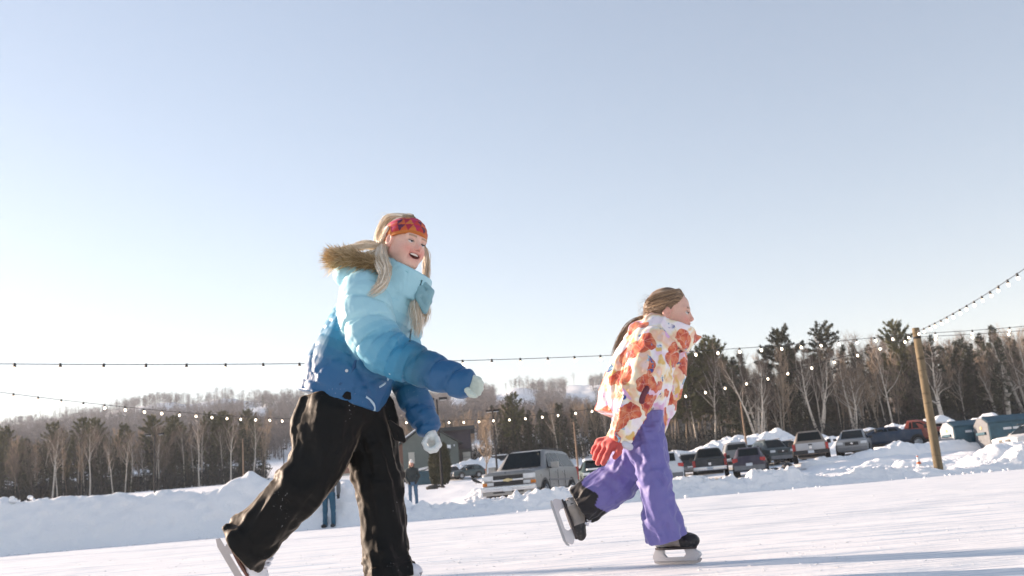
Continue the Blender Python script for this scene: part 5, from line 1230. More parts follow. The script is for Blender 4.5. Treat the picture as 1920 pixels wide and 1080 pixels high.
# zip, piping, cuffs, pocket
M_PIPE = mat('pale blue piping', (.50, .66, .76), .5, .08); M_ZIP = mat('dark zip', (.03, .10, .13), .5)
def surf_pts(pts, f, off=.003, view=None):
    """push points along a ray from the camera until they lie on the surface f=0"""
    out = []
    for px, py in pts:
        d = ray(px, py); d = d/d[1]; ys_ = np.linspace(Y1-.5, Y1+.5, 260); pp = (CAM+d*ys_[:, None]).astype(np.float32); v = f(pp); i = np.argmax(v < 0)
        out.append(pp[i]-d*(off) if v[i] < 0 else pp[130])
    return np.array(out)
zp = surf_pts([(791, 525), (786, 540), (779, 562), (774, 590), (771, 618), (768, 640)], jacket1); MB().tube(catmull(zp, 4), .0042, 6).build('zip', M_ZIP, J1)
rp = surf_pts([(741, 497), (752, 503), (765, 511), (778, 519), (789, 527)], jacket1, .001); MB().tube(catmull(rp, 4), .0026, 6).build('collar_seam', mat('teal seam', (.22, .48, .54), .6), J1)
pp_ = surf_pts([(731, 700), (727, 712), (720, 720), (711, 726)], jacket1, .001); MB().tube(catmull(pp_, 4), .0050, 6).build('piping', M_PIPE, J1)
pp_ = surf_pts([(686, 744), (695, 751), (701, 759), (702, 770)], jacket1, .001); MB().tube(catmull(pp_, 4), .0056, 6).build('piping', M_PIPE, J1)
pk = surf_pts([(636, 722), (645, 713), (655, 703), (663, 690), (668, 676)], jacket1, -.006); MB().tube(catmull(pk, 4), .009, 6).build('pocket_edge', mat('pocket seam', (.012, .07, .18), .6), J1)
fp = [P1(791, 528, -.05), P1(810, 547, -.09), P1(797, 584, -.12), P1(783, 556, -.10)]
V, Q = iso(lambda p: np.minimum.reduce([sd_cone(p, fp[i], fp[j], .013, .013)[0] for i, j in ((0, 1), (1, 2), (2, 3), (3, 0), (0, 2), (1, 3))]+[sd_cone(p, (fp[0]+fp[3])/2, (fp[1]+fp[2])/2, .020, .018)[0]]), *bbox(np.array(fp), m=.04), .0045); link('collar_flap', mesh_np('flap', relax(V, Q, 2), Q), J1, mat('grey teal lining', (.24, .42, .46), .6, .1))
bt = surf_pts([(650, 695)], jacket1, .004)[0]; MB().lathe([(0, .004), (.006, .003), (.007, 0)], None, 12).build('snap_button', M_PLATE, J1).data.transform(to_M(frame((0, 0, 1), (.2, -1, .2)), bt))
# --- head
HS1 = 1.08; R1 = frame((.68, -.71, -.20), (.30, -.02, .94)); _o = R1@np.array([0, .088, .001])*HS1; H1o = P1(784, 455, -.03+_o[1])-_o.astype(np.float32)
make_head(G1, H1o, R1, HS1, 1.0, (.80, .55, .45), (.76, .36, .30), (.62, .25, .22), (.36, .25, .17), lid=.8)
def tohead(p, o, R, s): return ((p-o)@R/s).astype(np.float32)
M_HAIR1 = hair_mat('blond hair', (.62, .49, .33), (.84, .73, .57), (.93, .87, .77))
def cap1(p):
    q = tohead(p, H1o, R1, HS1); d = sd_ell(q, (0, -.022, .030), (.083, .100, .092))-.004*vnoise(np.stack([q[:, 0]*80, q[:, 1]*14, q[:, 2]*40], -1))
    d = smin(d, sd_ell(q, (.0, -.085, -.03), (.062, .045, .075)), .04)
    d = smax(d, q[:, 1]-.005, .01); return smax(d, -(q[:, 2]+.10), .01)*HS1
V, Q = iso(cap1, H1o-.2, H1o+.2, .004); me = mesh_np('hair', V, Q); set_f(me, .5+.5*vnoise(tohead(V, H1o, R1, HS1)*np.array([70, 10, 40])), 'Shade'); hair1 = link('hair', me, G1, M_HAIR1)
def hw(x, y, z): return (H1o+R1@(np.array([x, y, z])*HS1)).astype(float)
gs = []
for x in np.linspace(-.07, .07, 9): gs.append(([hw(x*.7, .005, .124-abs(x)*.25), hw(x, -.04, .126-abs(x)*.3), hw(x*1.1, -.085, .085), hw(x*1.05, -.118, .02), hw(x*.8, -.115, -.06)], [.008, .012, .014, .014, .012]))
for s_ in (1, -1):
    gs += [([hw(s_*.082, -.03, .05), hw(s_*.086, -.03, .03), hw(s_*.08, -.075, -.02), hw(s_*.06, -.09, -.08)], [.006, .012, .014, .012])]
strands('hair_strands', gs, 44, .0013, 0, M_HAIR1, hair1, 3, .003)
gs = [([P1(716, 462, -.06), P1(718, 484, -.15), P1(724, 508, -.21), P1(716, 532, -.245), P1(700, 546, -.255), P1(687, 553, -.26)], [.014, .020, .020, .018, .014, .008]),
      ([P1(712, 466, -.05), P1(708, 490, -.15), P1(717, 515, -.22), P1(707, 541, -.25)], [.014, .018, .014, .008]),
      ([P1(710, 462, -.02), P1(690, 462, -.03), P1(665, 464, -.03), P1(640, 470, -.02), P1(622, 480, -.02)], [.012, .014, .014, .012, .010]),
      ([P1(712, 470, -.03), P1(690, 478, -.06), P1(668, 484, -.06), P1(645, 490, -.05)], [.014, .018, .016, .012]),
      ([P1(706, 458, 0), P1(690, 456, .0), P1(672, 460, .02), P1(655, 466, .03)], [.010, .012, .012, .012]),
      ([P1(790, 452, .13), P1(799, 476, .12), P1(800, 505, .10), P1(799, 535, .06)], [.004, .008, .009, .010]), ([P1(792, 460, .13), P1(801, 490, .12), P1(798, 520, .09)], [.004, .006, .006]),
      ([P1(784, 545, -.02), P1(780, 575, -.09), P1(783, 605, -.10), P1(784, 634, -.10)], [.012, .026, .028, .018]),
      ([P1(796, 540, .0), P1(793, 565, -.07), P1(797, 585, -.08), P1(792, 612, -.08)], [.010, .020, .020, .014])]
strands('long_locks', gs, 150, .0011, 0, M_HAIR1, hair1, 5, .004, 1.3)
rngw = np.random.RandomState(9); gs = []
for k in range(16):
    z = rngw.uniform(-.04, .12); x = rngw.uniform(-.08, .08); gs.append(([hw(x, -.08, z), hw(x+rngw.normal(0, .02), -.125, z+rngw.normal(.01, .02)), hw(x+rngw.normal(0, .03), -.155, z+rngw.normal(0, .03))], [.004, .010, .022]))
strands('flyaway_hair', gs, 3, .0008, 0, M_HAIR1, hair1, 8, .006, 1.2)
# --- headband
M_BAND = cloth('patterned headband', None, .75, .2, 900, .1)
nb_ = np.array([0, -.30, .954]); 
def band1(p):
    q = tohead(p, H1o, R1, HS1); d = np.abs(sd_ell(q, (0, -.014, .030), (.0835, .1025, .093)))-.0035
    h_ = q@nb_.astype(np.float32)-.046; d = d-.0012*np.sin(h_*260+3*vnoise(q*20)); d = smax(d, np.abs(h_+.006*smooth(-.0, -.08, q[:, 1]))-.042+.010*smooth(.0, -.1, q[:, 1]), .003); return d*HS1
def bandcol(p):
    q = tohead(p, H1o, R1, HS1); a = np.arctan2(q[:, 0], q[:, 1]); h_ = (q@nb_-.046)/.042; u = a/.42; v = h_*1.4
    pal = np.array([(.46, .035, .03), (.42, .02, .09), (.52, .10, .03), (.10, .02, .06), (.55, .17, .04), (.34, .02, .05)])
    i1 = np.floor(u+v*.5).astype(int); i2 = np.floor(u-v*.5).astype(int); i3 = np.floor(v).astype(int); c = pal[(i1*7+i2*3+i3*5) % 6]
    low = h_ < -.66; c = np.where(low[:, None], np.array((.50, .15, .03)), c); hi_ = (h_ > .55) & (np.sin(u*2.0) > -.2); c = np.where(hi_[:, None], np.array((.45, .02, .09)), c); return c
finish('headband', band1, H1o-.17, H1o+.17, .0028, M_BAND, G1, bandcol, 1)
# --- fur trim of the hood
M_FUR = hair_mat('tan fur', (.22, .13, .05), (.55, .38, .17), (.80, .66, .42))
G = catmull([P1(634, 492, -.02), P1(640, 487, -.07), P1(662, 486, -.10), P1(690, 492, -.12), P1(718, 503, -.13), P1(733, 508, -.11)], 12); rngf = np.random.RandomState(4); tb = TB(); sh = []
for k in range(4200):
    i = rngf.randint(len(G)-1); f_ = rngf.rand(); p0 = G[i]*(1-f_)+G[i+1]*f_+rngf.normal(0, .008, 3); u_ = (i+f_)/(len(G)-1)
    d0 = np.array([-.65+.35*u_, rngf.normal(-.45, .5), rngf.normal(.35-.2*u_, .45)]); d0 /= np.linalg.norm(d0); l_ = rngf.uniform(.04, .09)*(1-.3*u_)
    Pk = np.array([p0, p0+d0*l_*.5+rngf.normal(0, .003, 3), p0+d0*l_+np.array([-.012, 0, -.008])*rngf.rand()+rngf.normal(0, .006, 3)]); V, F_ = tube_np(Pk, (.0017, .0014, .0004), 3); tb.add(V, F_); sh.append(np.full(len(V), rngf.rand()*.75+.25*(u_ < .5)))
me = tb.mesh('fur'); set_f(me, np.concatenate(sh), 'Shade'); link('fur_trim', me, J1, M_FUR)
# --- gloves
M_GLV1 = cloth('pale mint knit glove', (.52, .60, .54), .85, .4, 500, .25)
def ch(*a): return [np.array([P1(*q[:3]) for q in a], np.float32), [q[3]*K1 for q in a]]
dN = -.30
V, Q = hand_mesh([ch((888, 709, dN-.01, 6), (897, 713, dN-.01, 5.8), (902, 719, dN+.0, 5)), ch((889, 716, dN+.0, 6), (899, 721, dN+.0, 5.8), (902, 729, dN+.01, 5)),
                  ch((887, 723, dN+.01, 6), (897, 729, dN+.01, 5.6), (898, 737, dN+.02, 4.8)), ch((884, 730, dN+.02, 5.6), (891, 735, dN+.02, 5.2), (892, 742, dN+.03, 4.4))],
                 [(P1(877, 714, dN+.01), P1(888, 713, dN), 11*K1, 7.5*K1), (P1(876, 722, dN+.02), P1(886, 725, dN+.015), 11*K1, 8*K1), (P1(874, 726, dN+.03), P1(883, 731, dN+.02), 9*K1, 6.5*K1)], (P1(862, 714, dN+.02), P1(878, 721, dN+.02), 15*K1, 13*K1),
                 ch((876, 731, dN-.03, 5.6), (882, 739, dN-.035, 5.2), (889, 742, dN-.03, 4.4)), 6, knit=1); link('glove', mesh_np('glove', V, Q), G1, M_GLV1)
dF = .05
V, Q = hand_mesh([ch((818, 822, dF-.02, 4.8), (822, 832, dF-.035, 4.5), (815, 841, dF-.045, 4.2), (806, 843, dF-.04, 4.6)), ch((820, 823, dF, 4.8), (824, 834, dF-.01, 4.5), (817, 844, dF-.02, 4.2), (807, 846, dF-.015, 4.6)),
                  ch((819, 824, dF+.025, 4.8), (823, 835, dF+.02, 4.5), (816, 844, dF+.015, 4.2), (808, 845, dF+.015, 4.6)), ch((816, 825, dF+.05, 4.4), (819, 834, dF+.05, 5), (813, 841, dF+.045, 4.8), (807, 842, dF+.04, 4.2))],
                 [(P1(806, 826, dF+.055), P1(809, 836, dF+.045), 8*K1, 6.5*K1), (P1(808, 816, dF-.01), P1(818, 824, dF-.005), 8*K1, 6*K1), (P1(806, 818, dF+.03), P1(816, 826, dF+.03), 8*K1, 6*K1)], (P1(803, 802, dF+.01), P1(809, 816, dF+.01), 11*K1, 10*K1),
                 ch((800, 820, dF-.03, 4.8), (795, 830, dF-.045, 4.5), (799, 840, dF-.05, 4.2), (805, 844, dF-.05, 4.6)), 6, knit=1); link('glove', mesh_np('glove', V, Q), G1, cloth('white knit glove', (.66, .71, .70), .85, .4, 500, .25))
# --- skates
SM1 = dict(boot=M_BOOT, lace=M_LACE, sole=mat('brown skate sole', (.16, .07, .05), .6), holder=M_HOLD, blade=M_STEELB)
a, b = P1(400, 1012, -.06), P1(468, 1128, -.02); fw = (b-a)/np.linalg.norm(b-a); upv = P1(500, 1040, -.05)-P1(440, 1075, -.04)
sb = skate(G1, (a+b)/2, fw, upv, .90, 'figure', SM1)
skate(G1, np.array([P1(738, 1114)[0], Y1+.035, 0]), (.95, -.22, 0), (0, 0, 1), .86, 'figure', SM1)
def settle(root, loc):
    for ch_ in root.children: ch_.matrix_parent_inverse = Matrix.Translation(-Vector([float(v) for v in loc]))
settle(G1, g1loc)
# ------------------------------------------------------------------ girl in the floral jacket
Y2 = float(on_z(1270, 1060, 0)[1]); K2 = (Y2*math.cos(PITCH)+.10)/F_PX
def P2(px, py, d=0.0): return at(px, py, Y2+d).astype(np.float32)
g2loc = on_z(1270, 1060, 0)
G2 = empty('person', g2loc); tag(G2, 'girl in white and orange floral jacket, purple snow pants, red gloves and black hockey skates', 'person')
def floral():
    t = NT('floral print'); co = t.coord(); wob = t.noise(co, 9, 3); v = t.n('ShaderNodeVectorMath', operation='ADD'); sc = t.n('ShaderNodeVectorMath', operation='SCALE'); t.l(wob.outputs['Color'], sc.inputs[0]); sc.inputs['Scale'].default_value = .09; t.l(co, v.inputs[0]); t.l(sc.outputs[0], v.inputs[1]); q = v.outputs[0]
    base = t.ramp(t.noise(q, 8.5, 2).outputs[0], [(.28, (.80, .52, .66)), (.40, (.82, .72, .80)), (.47, (.86, .82, .84)), (.53, (.86, .76, .55)), (.61, (.84, .52, .34)), (.78, (.80, .70, .78))])
    yel = t.ramp(t.noise(t.mapping(q, loc=(3, 1, 2)), 9, 2).outputs[0], [(.61, (0,)*3), (.65, (1,)*3)]); base = t.mix(yel, base, (.74, .50, .17))
    pk = t.ramp(t.noise(t.mapping(q, loc=(8, 5, 1)), 10, 2).outputs[0], [(.60, (0,)*3), (.63, (1,)*3)]); base = t.mix(pk, base, (.72, .42, .66))
    vo = t.n('ShaderNodeTexVoronoi', feature='F1'); t.l(q, vo.inputs['Vector']); vo.inputs['Scale'].default_value = 10.4
    sp = t.n('ShaderNodeSeparateColor'); t.l(vo.outputs['Color'], sp.inputs[0])
    pet = t.math('MULTIPLY', t.ramp(vo.outputs['Distance'], [(.50, (1,)*3), (.53, (0,)*3)]), t.ramp(sp.outputs[0], [(.24, (0,)*3), (.26, (1,)*3)]))
    fl = t.ramp(t.noise(q, 26, 3).outputs[0], [(.35, (.40, .045, .04)), (.5, (.60, .12, .055)), (.66, (.70, .26, .13))])
    e = t.n('ShaderNodeTexVoronoi', feature='DISTANCE_TO_EDGE'); t.l(q, e.inputs['Vector']); e.inputs['Scale'].default_value = 22; ln = t.ramp(e.outputs['Distance'], [(.0, (1,)*3), (.045, (0,)*3)])
    fl = t.mix(t.math('MULTIPLY', ln, .55), fl, (.80, .52, .40)); base = t.mix(pet, base, fl)
    bl = t.ramp(t.noise(t.mapping(q, loc=(1, 9, 4)), 15, 3).outputs[0], [(.63, (0,)*3), (.66, (1,)*3)]); bc = t.ramp(t.noise(q, 30, 2).outputs[0], [(.42, (.06, .08, .30)), (.52, (.10, .27, .42)), (.62, (.45, .58, .68))]); base = t.mix(bl, base, bc)
    t.col(base); t.set(Roughness=.5, Sheen_Weight=.1); t.b.inputs['Specular IOR Level'].default_value = .35; t.bump(t.noise(co, 55, 4).outputs[0], .12, .004); return t.m
M_FLOR = floral()
M_PANT2 = cloth('purple nylon snow pants', None, .58, .25, 600, .10, spec=.3, snow=.25)
# --- snow pants
leg_s = Limb([P2(1200, 772, -.05), P2(1207, 820, -.07), P2(1222, 880, -.09), P2(1233, 945, -.09), P2(1250, 1012, -.06)], np.array([44, 38, 34, 33, 37])*K2)
leg_r = Limb([P2(1192, 772, .05), P2(1190, 840, .06), P2(1168, 893, .07), P2(1118, 928, .10), P2(1068, 962, .12)], np.array([44, 42, 37, 38, 36])*K2)
ks = float(leg_s.S[np.argmin(np.linalg.norm(leg_s.P-P2(1224, 888, -.09), axis=1))]); kr = float(leg_r.S[np.argmin(np.linalg.norm(leg_r.P-P2(1165, 895, .07), axis=1))])
ns_, nr_ = P2(1250, 1012, -.06)-P2(1236, 960, -.08), P2(1072, 958, .12)-P2(1112, 931, .10)
def pants2(p, want=False):
    o = []
    for L, sk, sd in ((leg_s, ks, 11.0), (leg_r, kr, 15.0)):
        d, s, th, r = L.eval(p); m = d < .06; e = np.zeros(len(p), np.float32); s_, t_, r_ = s[m], th[m], r[m]
        e[m] = folds(s_, t_, r_, sd, .011, 8.0)+joint_folds(s_, t_, sk, .085, sd, .009, 75)+joint_folds(s_, t_, L.len-.03, .08, sd+1, .006, 60)+joint_folds(s_, t_, .10, .09, sd+2, .008, 70)
        o.append((d-e, s))
    if want: return o
    d = smin(o[0][0], o[1][0], .03)
    d = plane(d, p, P2(1250, 1011, -.06), ns_); d = plane(d, p, P2(1088, 948, .12), nr_); return plane(d, p, P2(1198, 775, 0), (0, 0, 1))
def pcol2(p):
    (a, sa), (b, sb_) = pants2(p, True); c = np.tile(np.array((.165, .152, .40)), (len(p), 1)); c += .012*vnoise(p*30)[:, None]
    L = float(leg_r.len); m = (b < a) & (sb_ > L-.150-.02*np.sin(p[:, 2]*60)); c[m] = (.016, .016, .018); return np.clip(c, .005, 1)
lo, hi = bbox(leg_s.P, leg_r.P, m=.16); finish('snow_pants', pants2, lo, hi, .006, M_PANT2, G2, pcol2)
# --- jacket
tor2 = Limb([P2(1176, 794, 0), P2(1190, 735, 0), P2(1212, 675, 0), P2(1234, 626, 0)], np.array([63, 63, 58, 42])*K2)
an2 = Limb([P2(1222, 652, -.10), P2(1210, 695, -.15), P2(1190, 752, -.17), P2(1172, 795, -.17), P2(1157, 828, -.16)], np.array([38, 37, 33, 28, 24])*K2)
af2 = Limb([P2(1255, 652, .09), P2(1262, 690, .10), P2(1252, 740, .07), P2(1236, 790, .03), P2(1231, 822, .02)], np.array([30, 26, 23, 18, 12])*K2)
nj2 = P2(1190, 735)-P2(1176, 794)
def jacket2(p):
    out = None
    for L, sd, amp in ((tor2, 21.0, .010), (an2, 25.0, .011), (af2, 29.0, .008)):
        d, s, th, r = L.eval(p); m = d < .06; e = np.zeros(len(p), np.float32); s_, t_, r_ = s[m], th[m], r[m]
        e[m] = folds(s_, t_, r_, sd, amp, 7.5)+(joint_folds(s_, t_, float(L.len)*.55, .09, sd, .010, 60) if L is not tor2 else joint_folds(s_, t_, .06, .05, sd, .006, 50))
        d = d-e
        if L is tor2: d = plane(d, p, P2(1178, 786, 0), -nj2, .008)
        if L is an2: d = plane(d, p, P2(1157, 828, -.16), P2(1157, 828, -.16)-P2(1172, 795, -.17), .005)
        out = d if out is None else smin(out, d, .008)
    # hood roll on the shoulders
    hp = [P2(1212, 616, .08), P2(1198, 622, .0), P2(1206, 628, -.08), P2(1232, 632, -.125), P2(1256, 650, -.12)]; hd = None
    for i in range(4):
        x = sd_cone(p, hp[i], hp[i+1], (21-2*i)*K2, (21-2*(i+1))*K2)[0]; hd = x if hd is None else smin(hd, x, .02)
    out = smin(out, hd-.006*ridge(vnoise(p*12+3)), .010)
    # stand-up collar with its pointed front
    oc, t = sd_cone(p, P2(1248, 652, 0), P2(1270, 604, 0), 41*K2, 37*K2); col = np.abs(oc)-.008; col = plane(col, p, P2(1272, 611, 0), np.array([.40, 0, .92]), .008); col = plane(col, p, P2(1246, 652, 0), np.array([-.3, 0, -.9]), .01)
    fl = sd_cone((p-P2(1290, 640))*np.array([1, .55, 1], np.float32)+P2(1290, 640), P2(1276, 640, 0), P2(1313, 632, 0), 22*K2, 2.5*K2)[0]; col = smin(col, fl, .012)
    out = smin(out, col-.004*vnoise(p*18), .010)
    ic, t = sd_cone(p, P2(1256, 640, 0), P2(1276, 590, 0), 30*K2, 34*K2); return smax(out, -ic, .006)
lo, hi = bbox(tor2.P, an2.P, af2.P, P2(1310, 610), m=.15); J2 = finish('floral_jacket', jacket2, lo, hi, .0062, M_FLOR, G2)
Y1s = Y1; Y1 = Y2
pk = surf_pts([(1215, 724), (1209, 735), (1204, 747), (1203, 757)], jacket2, .0); MB().tube(catmull(pk, 4), (.004,)+(.013,)*11+(.008,), 8).build('pocket_lining', mat('maroon pocket lining', (.13, .03, .045), .7), J2)
tb_ = surf_pts([(1172, 834), (1181, 838)], lambda p: np.minimum(jacket2(p), sd_cone(p, P2(1157, 828, -.17), P2(1180, 838, -.17), .03, .02)[0]), .006); V, Q = iso(lambda p: sd_cone(p, tb_[0], tb_[1], .018, .016)[0], *bbox(tb_, m=.05), .004); link('cuff_tab', mesh_np('tab', V, Q), J2, mat('pale cuff tab', (.60, .60, .68), .6, .08))
Y1 = Y1s
# --- head
HS2 = 1.02; R2 = frame((.955, -.26, -.14), (.20, -.06, 1)); _o = R2@np.array([.030, .088, .001])*HS2; H2o = P2(1291.5, 586, _o[1])-_o.astype(np.float32)
make_head(G2, H2o, R2, HS2, .30, (.76, .50, .40), (.72, .30, .25), (.58, .24, .21), (.20, .12, .08), lid=.7)
M_HAIR2 = hair_mat('brown hair', (.09, .055, .032), (.22, .135, .075), (.44, .29, .16))
def cap2(p):
    q = tohead(p, H2o, R2, HS2); d = sd_ell(q, (0, -.020, .030), (.082, .102, .093))-.003*vnoise(np.stack([q[:, 0]*60, q[:, 1]*10, q[:, 2]*50], -1))
    d = smin(d, sd_ell(q, (0, -.085, -.035), (.055, .04, .05)), .04); d = smin(d, sd_ell(q, (0, .034, .050), (.055, .047, .045)), .02)
    hl = q[:, 1]-(.072-.58*np.abs(q[:, 2]-.095)*(q[:, 2] < .095)-.1*np.abs(q[:, 0])); d = smax(d, hl, .012)
    ear = sd_ell(np.stack([np.abs(q[:, 0]), q[:, 1], q[:, 2]], -1), (.085, -.002, -.026), (.02, .013, .016)); d = smax(d, -ear, .008); return smax(d, -(q[:, 2]+.085), .01)*HS2
V, Q = iso(cap2, H2o-.18, H2o+.18, .0036); me = mesh_np('hair', V, Q); set_f(me, np.clip(.42+.4*vnoise(tohead(V, H2o, R2, HS2)*np.array([60, 8, 60])), 0, 1), 'Shade'); hair2 = link('hair', me, G2, M_HAIR2)
def hw2(x, y, z): return (H2o+R2@(np.array([x, y, z])*HS2)).astype(float)
def scalp(az, el, off=.0): return hw2(*(np.array([0, -.016, .029])+np.array([.080+off, .099+off, .090+off])*np.array([math.sin(rad(az))*math.cos(rad(el)), math.cos(rad(az))*math.cos(rad(el)), math.sin(rad(el))])))
gs = []
for s_ in (1, -1):
    for t_ in np.linspace(0, 1, 10):
        a0, e0 = 3+58*t_, 47-42*t_
        gs.append(([scalp(s_*a0, e0, -.004), scalp(s_*(a0+22+8*t_), e0+6*(1-t_)-5*t_, .006), scalp(s_*(a0+60-25*t_), 40-50*t_, .009), scalp(s_*(135+8*t_), 18-34*t_, .006), scalp(s_*(165+5*t_), -18-14*t_, .004), hw2(0, -.122, -.050)], [.005, .009, .012, .014, .013, .012]))
strands('hair_strands', gs, 60, .0012, 0, M_HAIR2, hair2, 13, .002, .5)
gs = [([hw2(0, -.115, -.045), P2(1202, 600, .05), P2(1181, 614, .06), P2(1163, 640, .05), P2(1149, 668, .04)], [.016, .020, .022, .020, .008]), ([hw2(.02, -.10, -.05), P2(1208, 598, .03), P2(1188, 610, .04), P2(1170, 632, .04), P2(1158, 656, .04)], [.012, .018, .018, .014, .006])]
strands('ponytail', gs, 160, .0012, 0, M_HAIR2, hair2, 14, .005, .8)
gs = []
for k in range(12):
    z = rngw.uniform(-.05, .06); x = rngw.uniform(-.06, .06); gs.append(([hw2(x, -.05, z+.02), hw2(x+rngw.normal(0, .015), -.12, z+rngw.normal(.0, .02)), hw2(x+rngw.normal(0, .02), -.145, z*.8+rngw.normal(-.01, .03))], [.004, .010, .020]))
strands('flyaway_hair', gs, 3, .0007, 0, M_HAIR2, hair2, 18, .006, 1.2)
# --- glove
M_GLV2 = cloth('coral red glove', (.55, .085, .075), .7, .5, 500, .2); M_GLV2b = M_GLV2
def ch2(*a): return [np.array([P2(*q[:3]) for q in a], np.float32), [q[3]*K2 for q in a]]
dG = -.17
V, Q = hand_mesh([ch2((1121, 831, dG+.045, 5.4), (1115, 841, dG+.05, 5.2), (1112, 848, dG+.045, 4.8)), ch2((1128, 833, dG+.02, 5.6), (1119, 849, dG+.015, 5.4), (1115, 859, dG+.02, 4.9)),
                  ch2((1137, 836, dG-.005, 5.6), (1127, 855, dG-.015, 5.4), (1121, 868, dG-.005, 5.0)), ch2((1145, 840, dG-.03, 5.6), (1137, 856, dG-.04, 5.4), (1131, 868, dG-.03, 5.0))],
                 [(P2(1150, 826, dG+.03), P2(1124, 829, dG+.04), 10*K2, 8*K2), (P2(1154, 830, dG), P2(1136, 834, dG), 10*K2, 8*K2), (P2(1158, 832, dG-.02), P2(1146, 838, dG-.025), 10*K2, 8*K2)], (P2(1166, 808, dG+.01), P2(1155, 830, dG+.01), 15*K2, 16*K2),
                 ch2((1163, 836, dG-.035, 6), (1160, 848, dG-.055, 5.6), (1153, 857, dG-.055, 4.8)), 6); link('glove', mesh_np('glove', V, Q), G2, M_GLV2)
V, Q = hand_mesh([ch2((1232-3*i, 832, .02+.02*i, 5), (1234-3*i, 842, .015+.02*i, 4.8), (1231-3*i, 848, .02+.02*i, 4.2)) for i in range(4)], [(P2(1231, 822, .03), P2(1232, 832, .03), 9*K2, 7*K2), (P2(1228, 824, .06), P2(1228, 832, .06), 8*K2, 7*K2)], (P2(1233, 810, .03), P2(1231, 822, .03), 9*K2, 9*K2), ch2((1226, 828, .01, 5), (1222, 836, .0, 4.6), (1221, 842, .0, 4)), 5); link('glove', mesh_np('glove', V, Q), G2, M_GLV2)
# --- skates
SM2 = dict(boot=M_BOOT, lace=M_LACE, sole=M_SOLE, holder=M_HOLD, blade=M_STEELB)
a, b = on_z(1226, 1058.5, 0), on_z(1317, 1056.5, 0); L2 = float(np.linalg.norm(b-a)); skate(G2, (a+b)/2, b-a, (0, 0, 1), L2/.312, 'hockey', SM2)
a, b = P2(1029, 938, .10), P2(1060, 1026, .06); skate(G2, (a+b)/2, b-a, P2(1110, 950, .10)-P2(1040, 976, .08), float(np.linalg.norm(b-a))/.312, 'hockey', SM2)
settle(G2, g2loc)
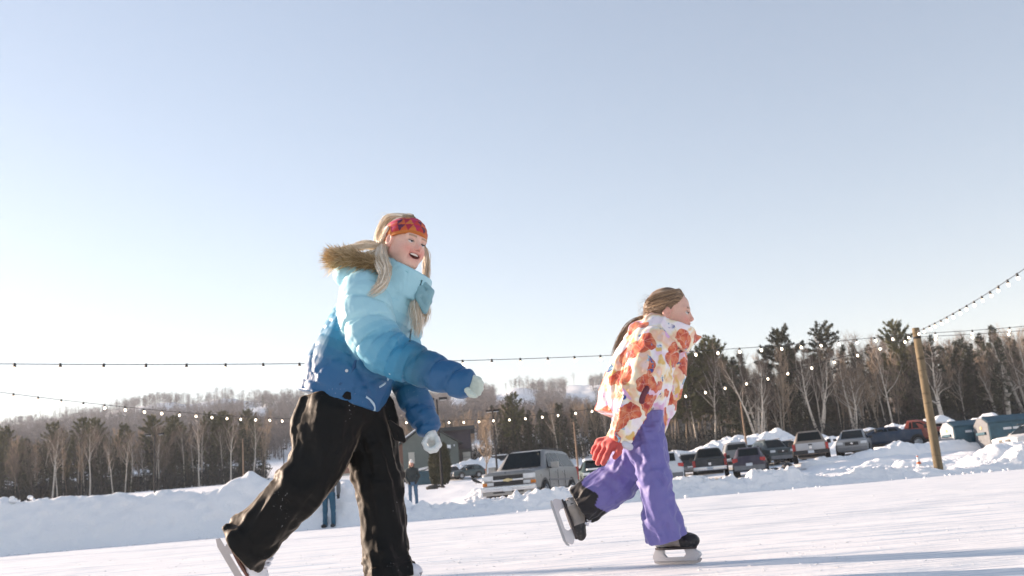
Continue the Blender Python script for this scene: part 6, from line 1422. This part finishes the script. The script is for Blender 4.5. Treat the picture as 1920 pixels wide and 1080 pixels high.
# ------------------------------------------------------------------ two grown-ups standing further off
M_JEAN = cloth('blue jeans', (.06, .12, .20), .8, .1); M_JEANL = cloth('teal blue jeans', (.035, .105, .165), .8, .1); M_DARKC = cloth('dark green grey coat', (.030, .038, .040), .8, .1); M_GREYC = cloth('grey jacket', (.10, .105, .11), .8, .1)
def stand(label, px, py, Y, H, parts, yaw):
    b = at(px, py, Y); o = empty('person', b, yaw); tag(o, label, 'person'); return o
def fig(parent, name, f, lo, hi, mt, h=.014):
    V, Q = iso(f, lo, hi, h); return link(name, mesh_np(name, V, Q), parent, mt)
def bystander(label, px, py, Y, H, yaw, coat, jeans, hat, elbows, hold=False):
    o = stand(label, px, py, Y, H, None, yaw); k = H/1.70; L = lambda *a: np.array(a, np.float32)*k
    def jeans_f(p):
        d = None
        for s in (-1, 1):
            x = smin(sd_cone(p, L(s*.10, 0, .86), L(s*.115, .02, .48), .095*k, .07*k)[0], sd_cone(p, L(s*.115, .02, .48), L(s*.12, -.01, .07), .068*k, .062*k)[0], .03); d = x if d is None else smin(d, x, .02)
        d = smin(d, sd_ell(p, L(0, 0, .90), L(.17, .12, .12)), .05); return d-.008*vnoise(p*11)
    fig(o, 'jeans', jeans_f, L(-.4, -.3, -.02), L(.4, .3, 1.1), jeans)
    for s in (-1, 1): fig(o, 'boot', lambda p: smin(sd_cone(p, L(s*.12, .02, .05), L(s*.135, -.17, .04), .05*k, .042*k)[0], sd_cone(p, L(s*.12, .02, .05), L(s*.12, .02, .16), .05*k, .055*k)[0], .03), L(-.3, -.35, -.05), L(.3, .2, .3), M_BLKP, .012)
    def coat_f(p):
        d = smin(sd_ell(p, L(0, 0, 1.02), L(.19, .145, .20)), sd_ell(p, L(0, 0, 1.28), L(.185, .13, .18)), .10); d = smin(d, sd_cone(p, L(-.15, 0, 1.36), L(.15, 0, 1.36), .075*k, .075*k)[0], .06); d = smin(d, sd_cone(p, L(0, 0, 1.38), L(0, -.01, 1.47), .075*k, .065*k)[0], .03)
        for s, (e, w_) in zip((-1, 1), elbows): d = smin(d, smin(sd_cone(p, L(s*.19, 0, 1.36), L(*e), .068*k, .058*k)[0], sd_cone(p, L(*e), L(*w_), .058*k, .05*k)[0], .02), .02)
        return plane(d-.012*vnoise(p*10), p, L(0, 0, .80), (0, 0, -1), .01)
    fig(o, 'coat', coat_f, L(-.45, -.4, .7), L(.45, .35, 1.6), coat)
    for s, (e, w_) in zip((-1, 1), elbows):
        w_ = L(*w_); d_ = w_-L(*e); d_ = d_/np.linalg.norm(d_)
        def hf(p):
            x = sd_cone(p, w_, w_+d_*.07*k, .040*k, .042*k)[0]
            for j in range(4): a = w_+d_*.08*k+L((j-1.5)*.018, 0, 0); x = smin(x, smin(sd_cone(p, a, a+d_*.045*k, .014*k, .013*k)[0], sd_cone(p, a+d_*.045*k, a+d_*.06*k+L(0, -.03, 0), .013*k, .011*k)[0], .005), .01)
            return smin(x, sd_cone(p, w_+d_*.03*k, w_+d_*.06*k+L(-s*.045, -.02, 0), .015*k, .012*k)[0], .01)
        fig(o, 'glove', hf, w_-.16, w_+.16, M_BLKP, .009)
    hc = L(0, -.015, 1.585); V, Q = iso(head_fn(.3), (-.105, -.125, -.21), (.105, .13, .13), .005); cols = skin_col(.3, (.56, .34, .26), (.58, .24, .2), (.45, .16, .14), (.16, .09, .06))(V.astype(np.float32))
    R = frame((.0, -1, 0), (0, 0, 1)); me = mesh_np('body', (V*k)@R.T+hc, Q); set_col(me, cols); link('body', me, o, M_SKIN)
    if hat:
        fig(o, 'knit_hat', lambda p: plane(sd_ell(p, hc+L(0, .012, .045), L(.090, .108, .092)), p, hc+L(0, 0, .035), (0, -.25, -1), .01)-.004*np.sin(p[:, 2]*220), hc-.2, hc+.25, cloth('white knit hat', (.72, .70, .70), .9, .3), .008)
        fig(o, 'pom_pom', lambda p: np.linalg.norm(p-hc-L(0, .01, .155), axis=1)-.038*k-.008*vnoise(p*60), hc+L(-.1, -.1, .08), hc+L(.1, .12, .26), cloth('white wool', (.78, .76, .75), .9, .4), .008)
        fig(o, 'hair', lambda p: smin(sd_cone(p, hc+L(-.075, .02, 0), hc+L(-.085, -.03, -.16), .03*k, .022*k)[0], sd_cone(p, hc+L(.075, .02, 0), hc+L(.085, -.03, -.16), .03*k, .022*k)[0], .01), hc-.3, hc+.2, M_HAIR2M, .009)
    else:
        fig(o, 'hair', lambda p: smax(sd_ell(p, hc+L(0, .014, .035), L(.086, .102, .092)), -(p[:, 1]-hc[1]+.03+.3*(p[:, 2]-hc[2]-.1)), .01), hc-.2, hc+.25, M_HAIR2M, .008)
    return o
M_HAIR2M = mat('dark brown hair', (.06, .035, .02), .5, .3)
bystander('woman in dark coat, jeans and white pom pom hat standing beside the silver SUV road', 776, 949, 36, 1.63, rad(8), M_DARKC, M_JEAN, True, (((-.26, .03, 1.12), (-.16, -.10, .92)), ((.26, .03, 1.12), (.16, -.10, .92))))
bystander('man in grey jacket and teal jeans on the ice, seen between the black snow pants', 618, 988.5, 28.0, 1.78, rad(-10), M_GREYC, M_JEANL, False, (((-.30, .02, 1.14), (-.30, -.02, .88)), ((.30, .02, 1.14), (.30, -.02, .88))))
# ------------------------------------------------------------------ haze
t = bpy.data.materials.new('haze'); t.use_nodes = True; nt = t.node_tree
for n in list(nt.nodes):
    if n.type != 'OUTPUT_MATERIAL': nt.nodes.remove(n)
pv = nt.nodes.new('ShaderNodeVolumePrincipled'); pv.inputs['Color'].default_value = (.86, .91, 1, 1); pv.inputs['Density'].default_value = 0.00033; pv.inputs['Anisotropy'].default_value = 0.0
nt.links.new(pv.outputs[0], [n for n in nt.nodes if n.type == 'OUTPUT_MATERIAL'][0].inputs['Volume'])
hzb = MB().box((0, 0, 0), (1, 1, 1)).build('haze', t, smooth=False)
hzb.scale = (9000, 7000, 160); hzb.location = (0, 900, 70); tag(hzb, kind='stuff')
